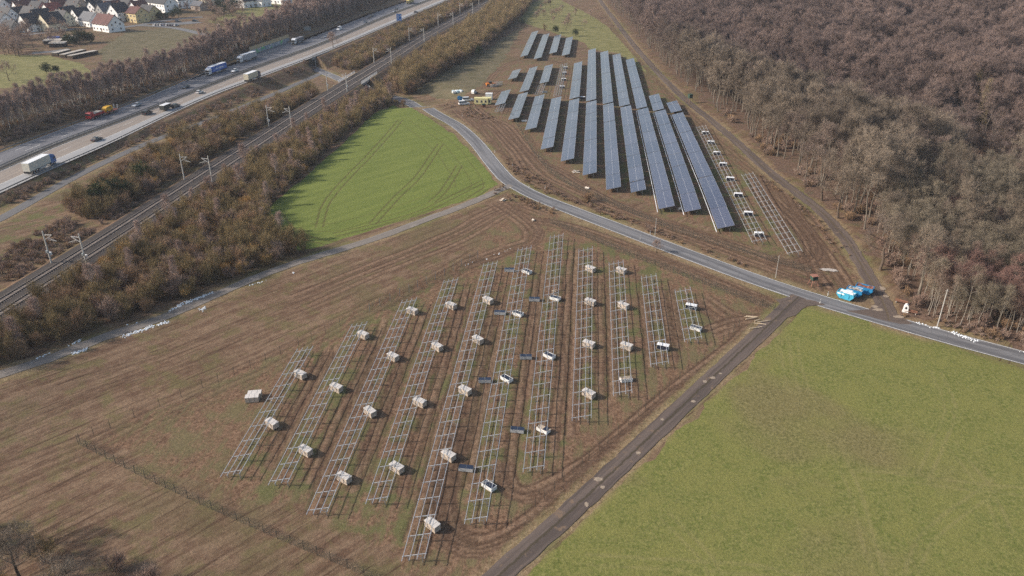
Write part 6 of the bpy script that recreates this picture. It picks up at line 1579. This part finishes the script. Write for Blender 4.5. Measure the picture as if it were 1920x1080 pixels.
# --- fields on the left, village greenery
plant('orchard', 0, 'field_tree', 'round bare tree alone on the left green field', 'tree', None, P(18,152), .2, 1.35)
plant('ever', 0, 'field_tree', 'dark ivy-covered tree at the edge of the left green field', 'tree', None, P(88,138), .2, .95); plant('ever', 1, 'field_tree', 'smaller dark bush right of the ivy-covered tree', 'bush', None, P(106,136), .9, .7)
plant('orchard', 1, 'roadside_tree', 'small bare tree beside the near motorway edge before the bridge', 'tree', None, P(625,90), .2, 1.6); plant('orchard', 1, 'roadside_tree', 'tiny dark tree beside the country road above the racks', 'tree', None, P(1231,474), .2, .6)
plant('low', 0, 'roadside_bush', 'clump of dry brush in the ditch above the country road', 'bush', None, P(1104,378), .2, 2.0)
singles([(150,82),(160,80),(170,80),(128,82),(140,84)], 'ever', 'evergreen_bush', 'dark evergreen beside the sheds at the left', 'bush', 'evergreens beside the sheds', (.9, 1.3))
singles([(405,26),(418,30),(432,26),(445,18),(410,12),(425,10),(440,6),(62,58),(300,36),(312,35),(324,34),(335,33)], 'ever', 'evergreen_tree', 'dark evergreen among the village houses', 'tree', 'evergreens of the village', (.9, 1.4))
rv = random.Random(9); VG = [(rv.uniform(0, 60), rv.uniform(70, 108)) for _ in range(34)] + [(rv.uniform(395, 455), rv.uniform(18, 38)) for _ in range(14)] + [(rv.uniform(0, 460), rv.uniform(-5, 62)) for _ in range(34)] + [(rv.uniform(60, 130), rv.uniform(66, 90)) for _ in range(7)]+[(rv.uniform(400,470), rv.uniform(48,62)) for _ in range(9)]
VG = [p for p in VG if not (p[0] > 190 and p[1] > 45 and p[0] < 390 )]
singles(VG, 'orchard', 'garden_tree', 'bare garden tree in the village or at its edge', 'tree', 'bare garden trees of the village', (.9, 1.5))
# --- near trees at the bottom left corner, large and close
for i, (x, y, s) in enumerate(((-60,1030,.7),(40,1090,.75),(130,1170,.7),(-30,1190,.9),(245,1200,.65),(90,1240,.8))):
    plant('oak', i % 3, 'corner_tree', 'bare tree with brown twigs in the bottom left corner', 'tree', 'bare trees in the bottom left corner', P(x, y), i*1.1, s)
cl = scatter([pts([(-80,960),(60,1010),(200,1060),(330,1110),(300,1250),(-150,1250)])], 2.6, 71, density=lambda X, Y: .22+0*X)
build(cl, 'shrub', 'corner_shrub', 'bare olive shrub in the bottom left corner', 'shrub', 'shrubs in the bottom left corner', 60, 'corner_scrub', 'scrub below the bottom left corner', size=.75)
# --- low dry brush along road verges
vb = []
for (L, n, sp_) in (([(955,300),(985,345),(1020,368)],70,1.6), ([(925,300),(945,330),(955,342),(930,360)],60,1.2), ([(955,372),(990,378),(1030,395)],60,1.5), ([(1000,330),(1060,372),(1110,385),(1180,415),(1260,450),(1330,478),(1400,500)],150,1.0), ([(1120,400),(1160,412)],25,.8), ([(850,228),(900,262),(930,300)],60,.8), ([(1760,600),(1840,625),(1920,645)],90,2.5), ([(720,192),(770,198),(830,222)],50,1.2), ([(1420,330),(1480,372),(1540,425),(1590,490)],50,1.0), ([(840,196),(870,205),(905,225),(880,190)],80,3.0)):
    q = resample(pts(L), 1.0); rs = random.Random(n)
    for _ in range(n):
        p = q[rs.randrange(len(q))]; x = p[0]+rs.gauss(0, sp_); y = p[1]+rs.gauss(0, sp_)
        if float(sdist(ROAD, np.array([x]), np.array([y]), False)[0]) < 3.6: continue
        vb.append((x, y, hz(x, y), rs.uniform(0, 6), rs.uniform(.25, .6), rs.randrange(3)))
mass('verge_brush', 'low', vb, 'dry low brush along the road verges', 'brush')

# ------------------------------------------------------------ air: light winter haze over the whole valley
hm = bpy.data.materials.new('haze_air'); hm.use_nodes = True; hm.node_tree.nodes.clear()
pv = hm.node_tree.nodes.new('ShaderNodeVolumePrincipled'); pv.inputs['Density'].default_value = HAZE; pv.inputs['Color'].default_value = (.80, .86, 1.0, 1); pv.inputs['Anisotropy'].default_value = .1
ho = hm.node_tree.nodes.new('ShaderNodeOutputMaterial'); hm.node_tree.links.new(pv.outputs[0], ho.inputs['Volume'])
zl = float(H.min()); b = MB().box(xs[0]-5, xs[-1]+5, ys[0]-5, ys[-1]+5, zl-1, 125)
tag(b.obj('haze', hm), 'thin bluish winter haze over the whole valley', 'haze', kind='stuff')
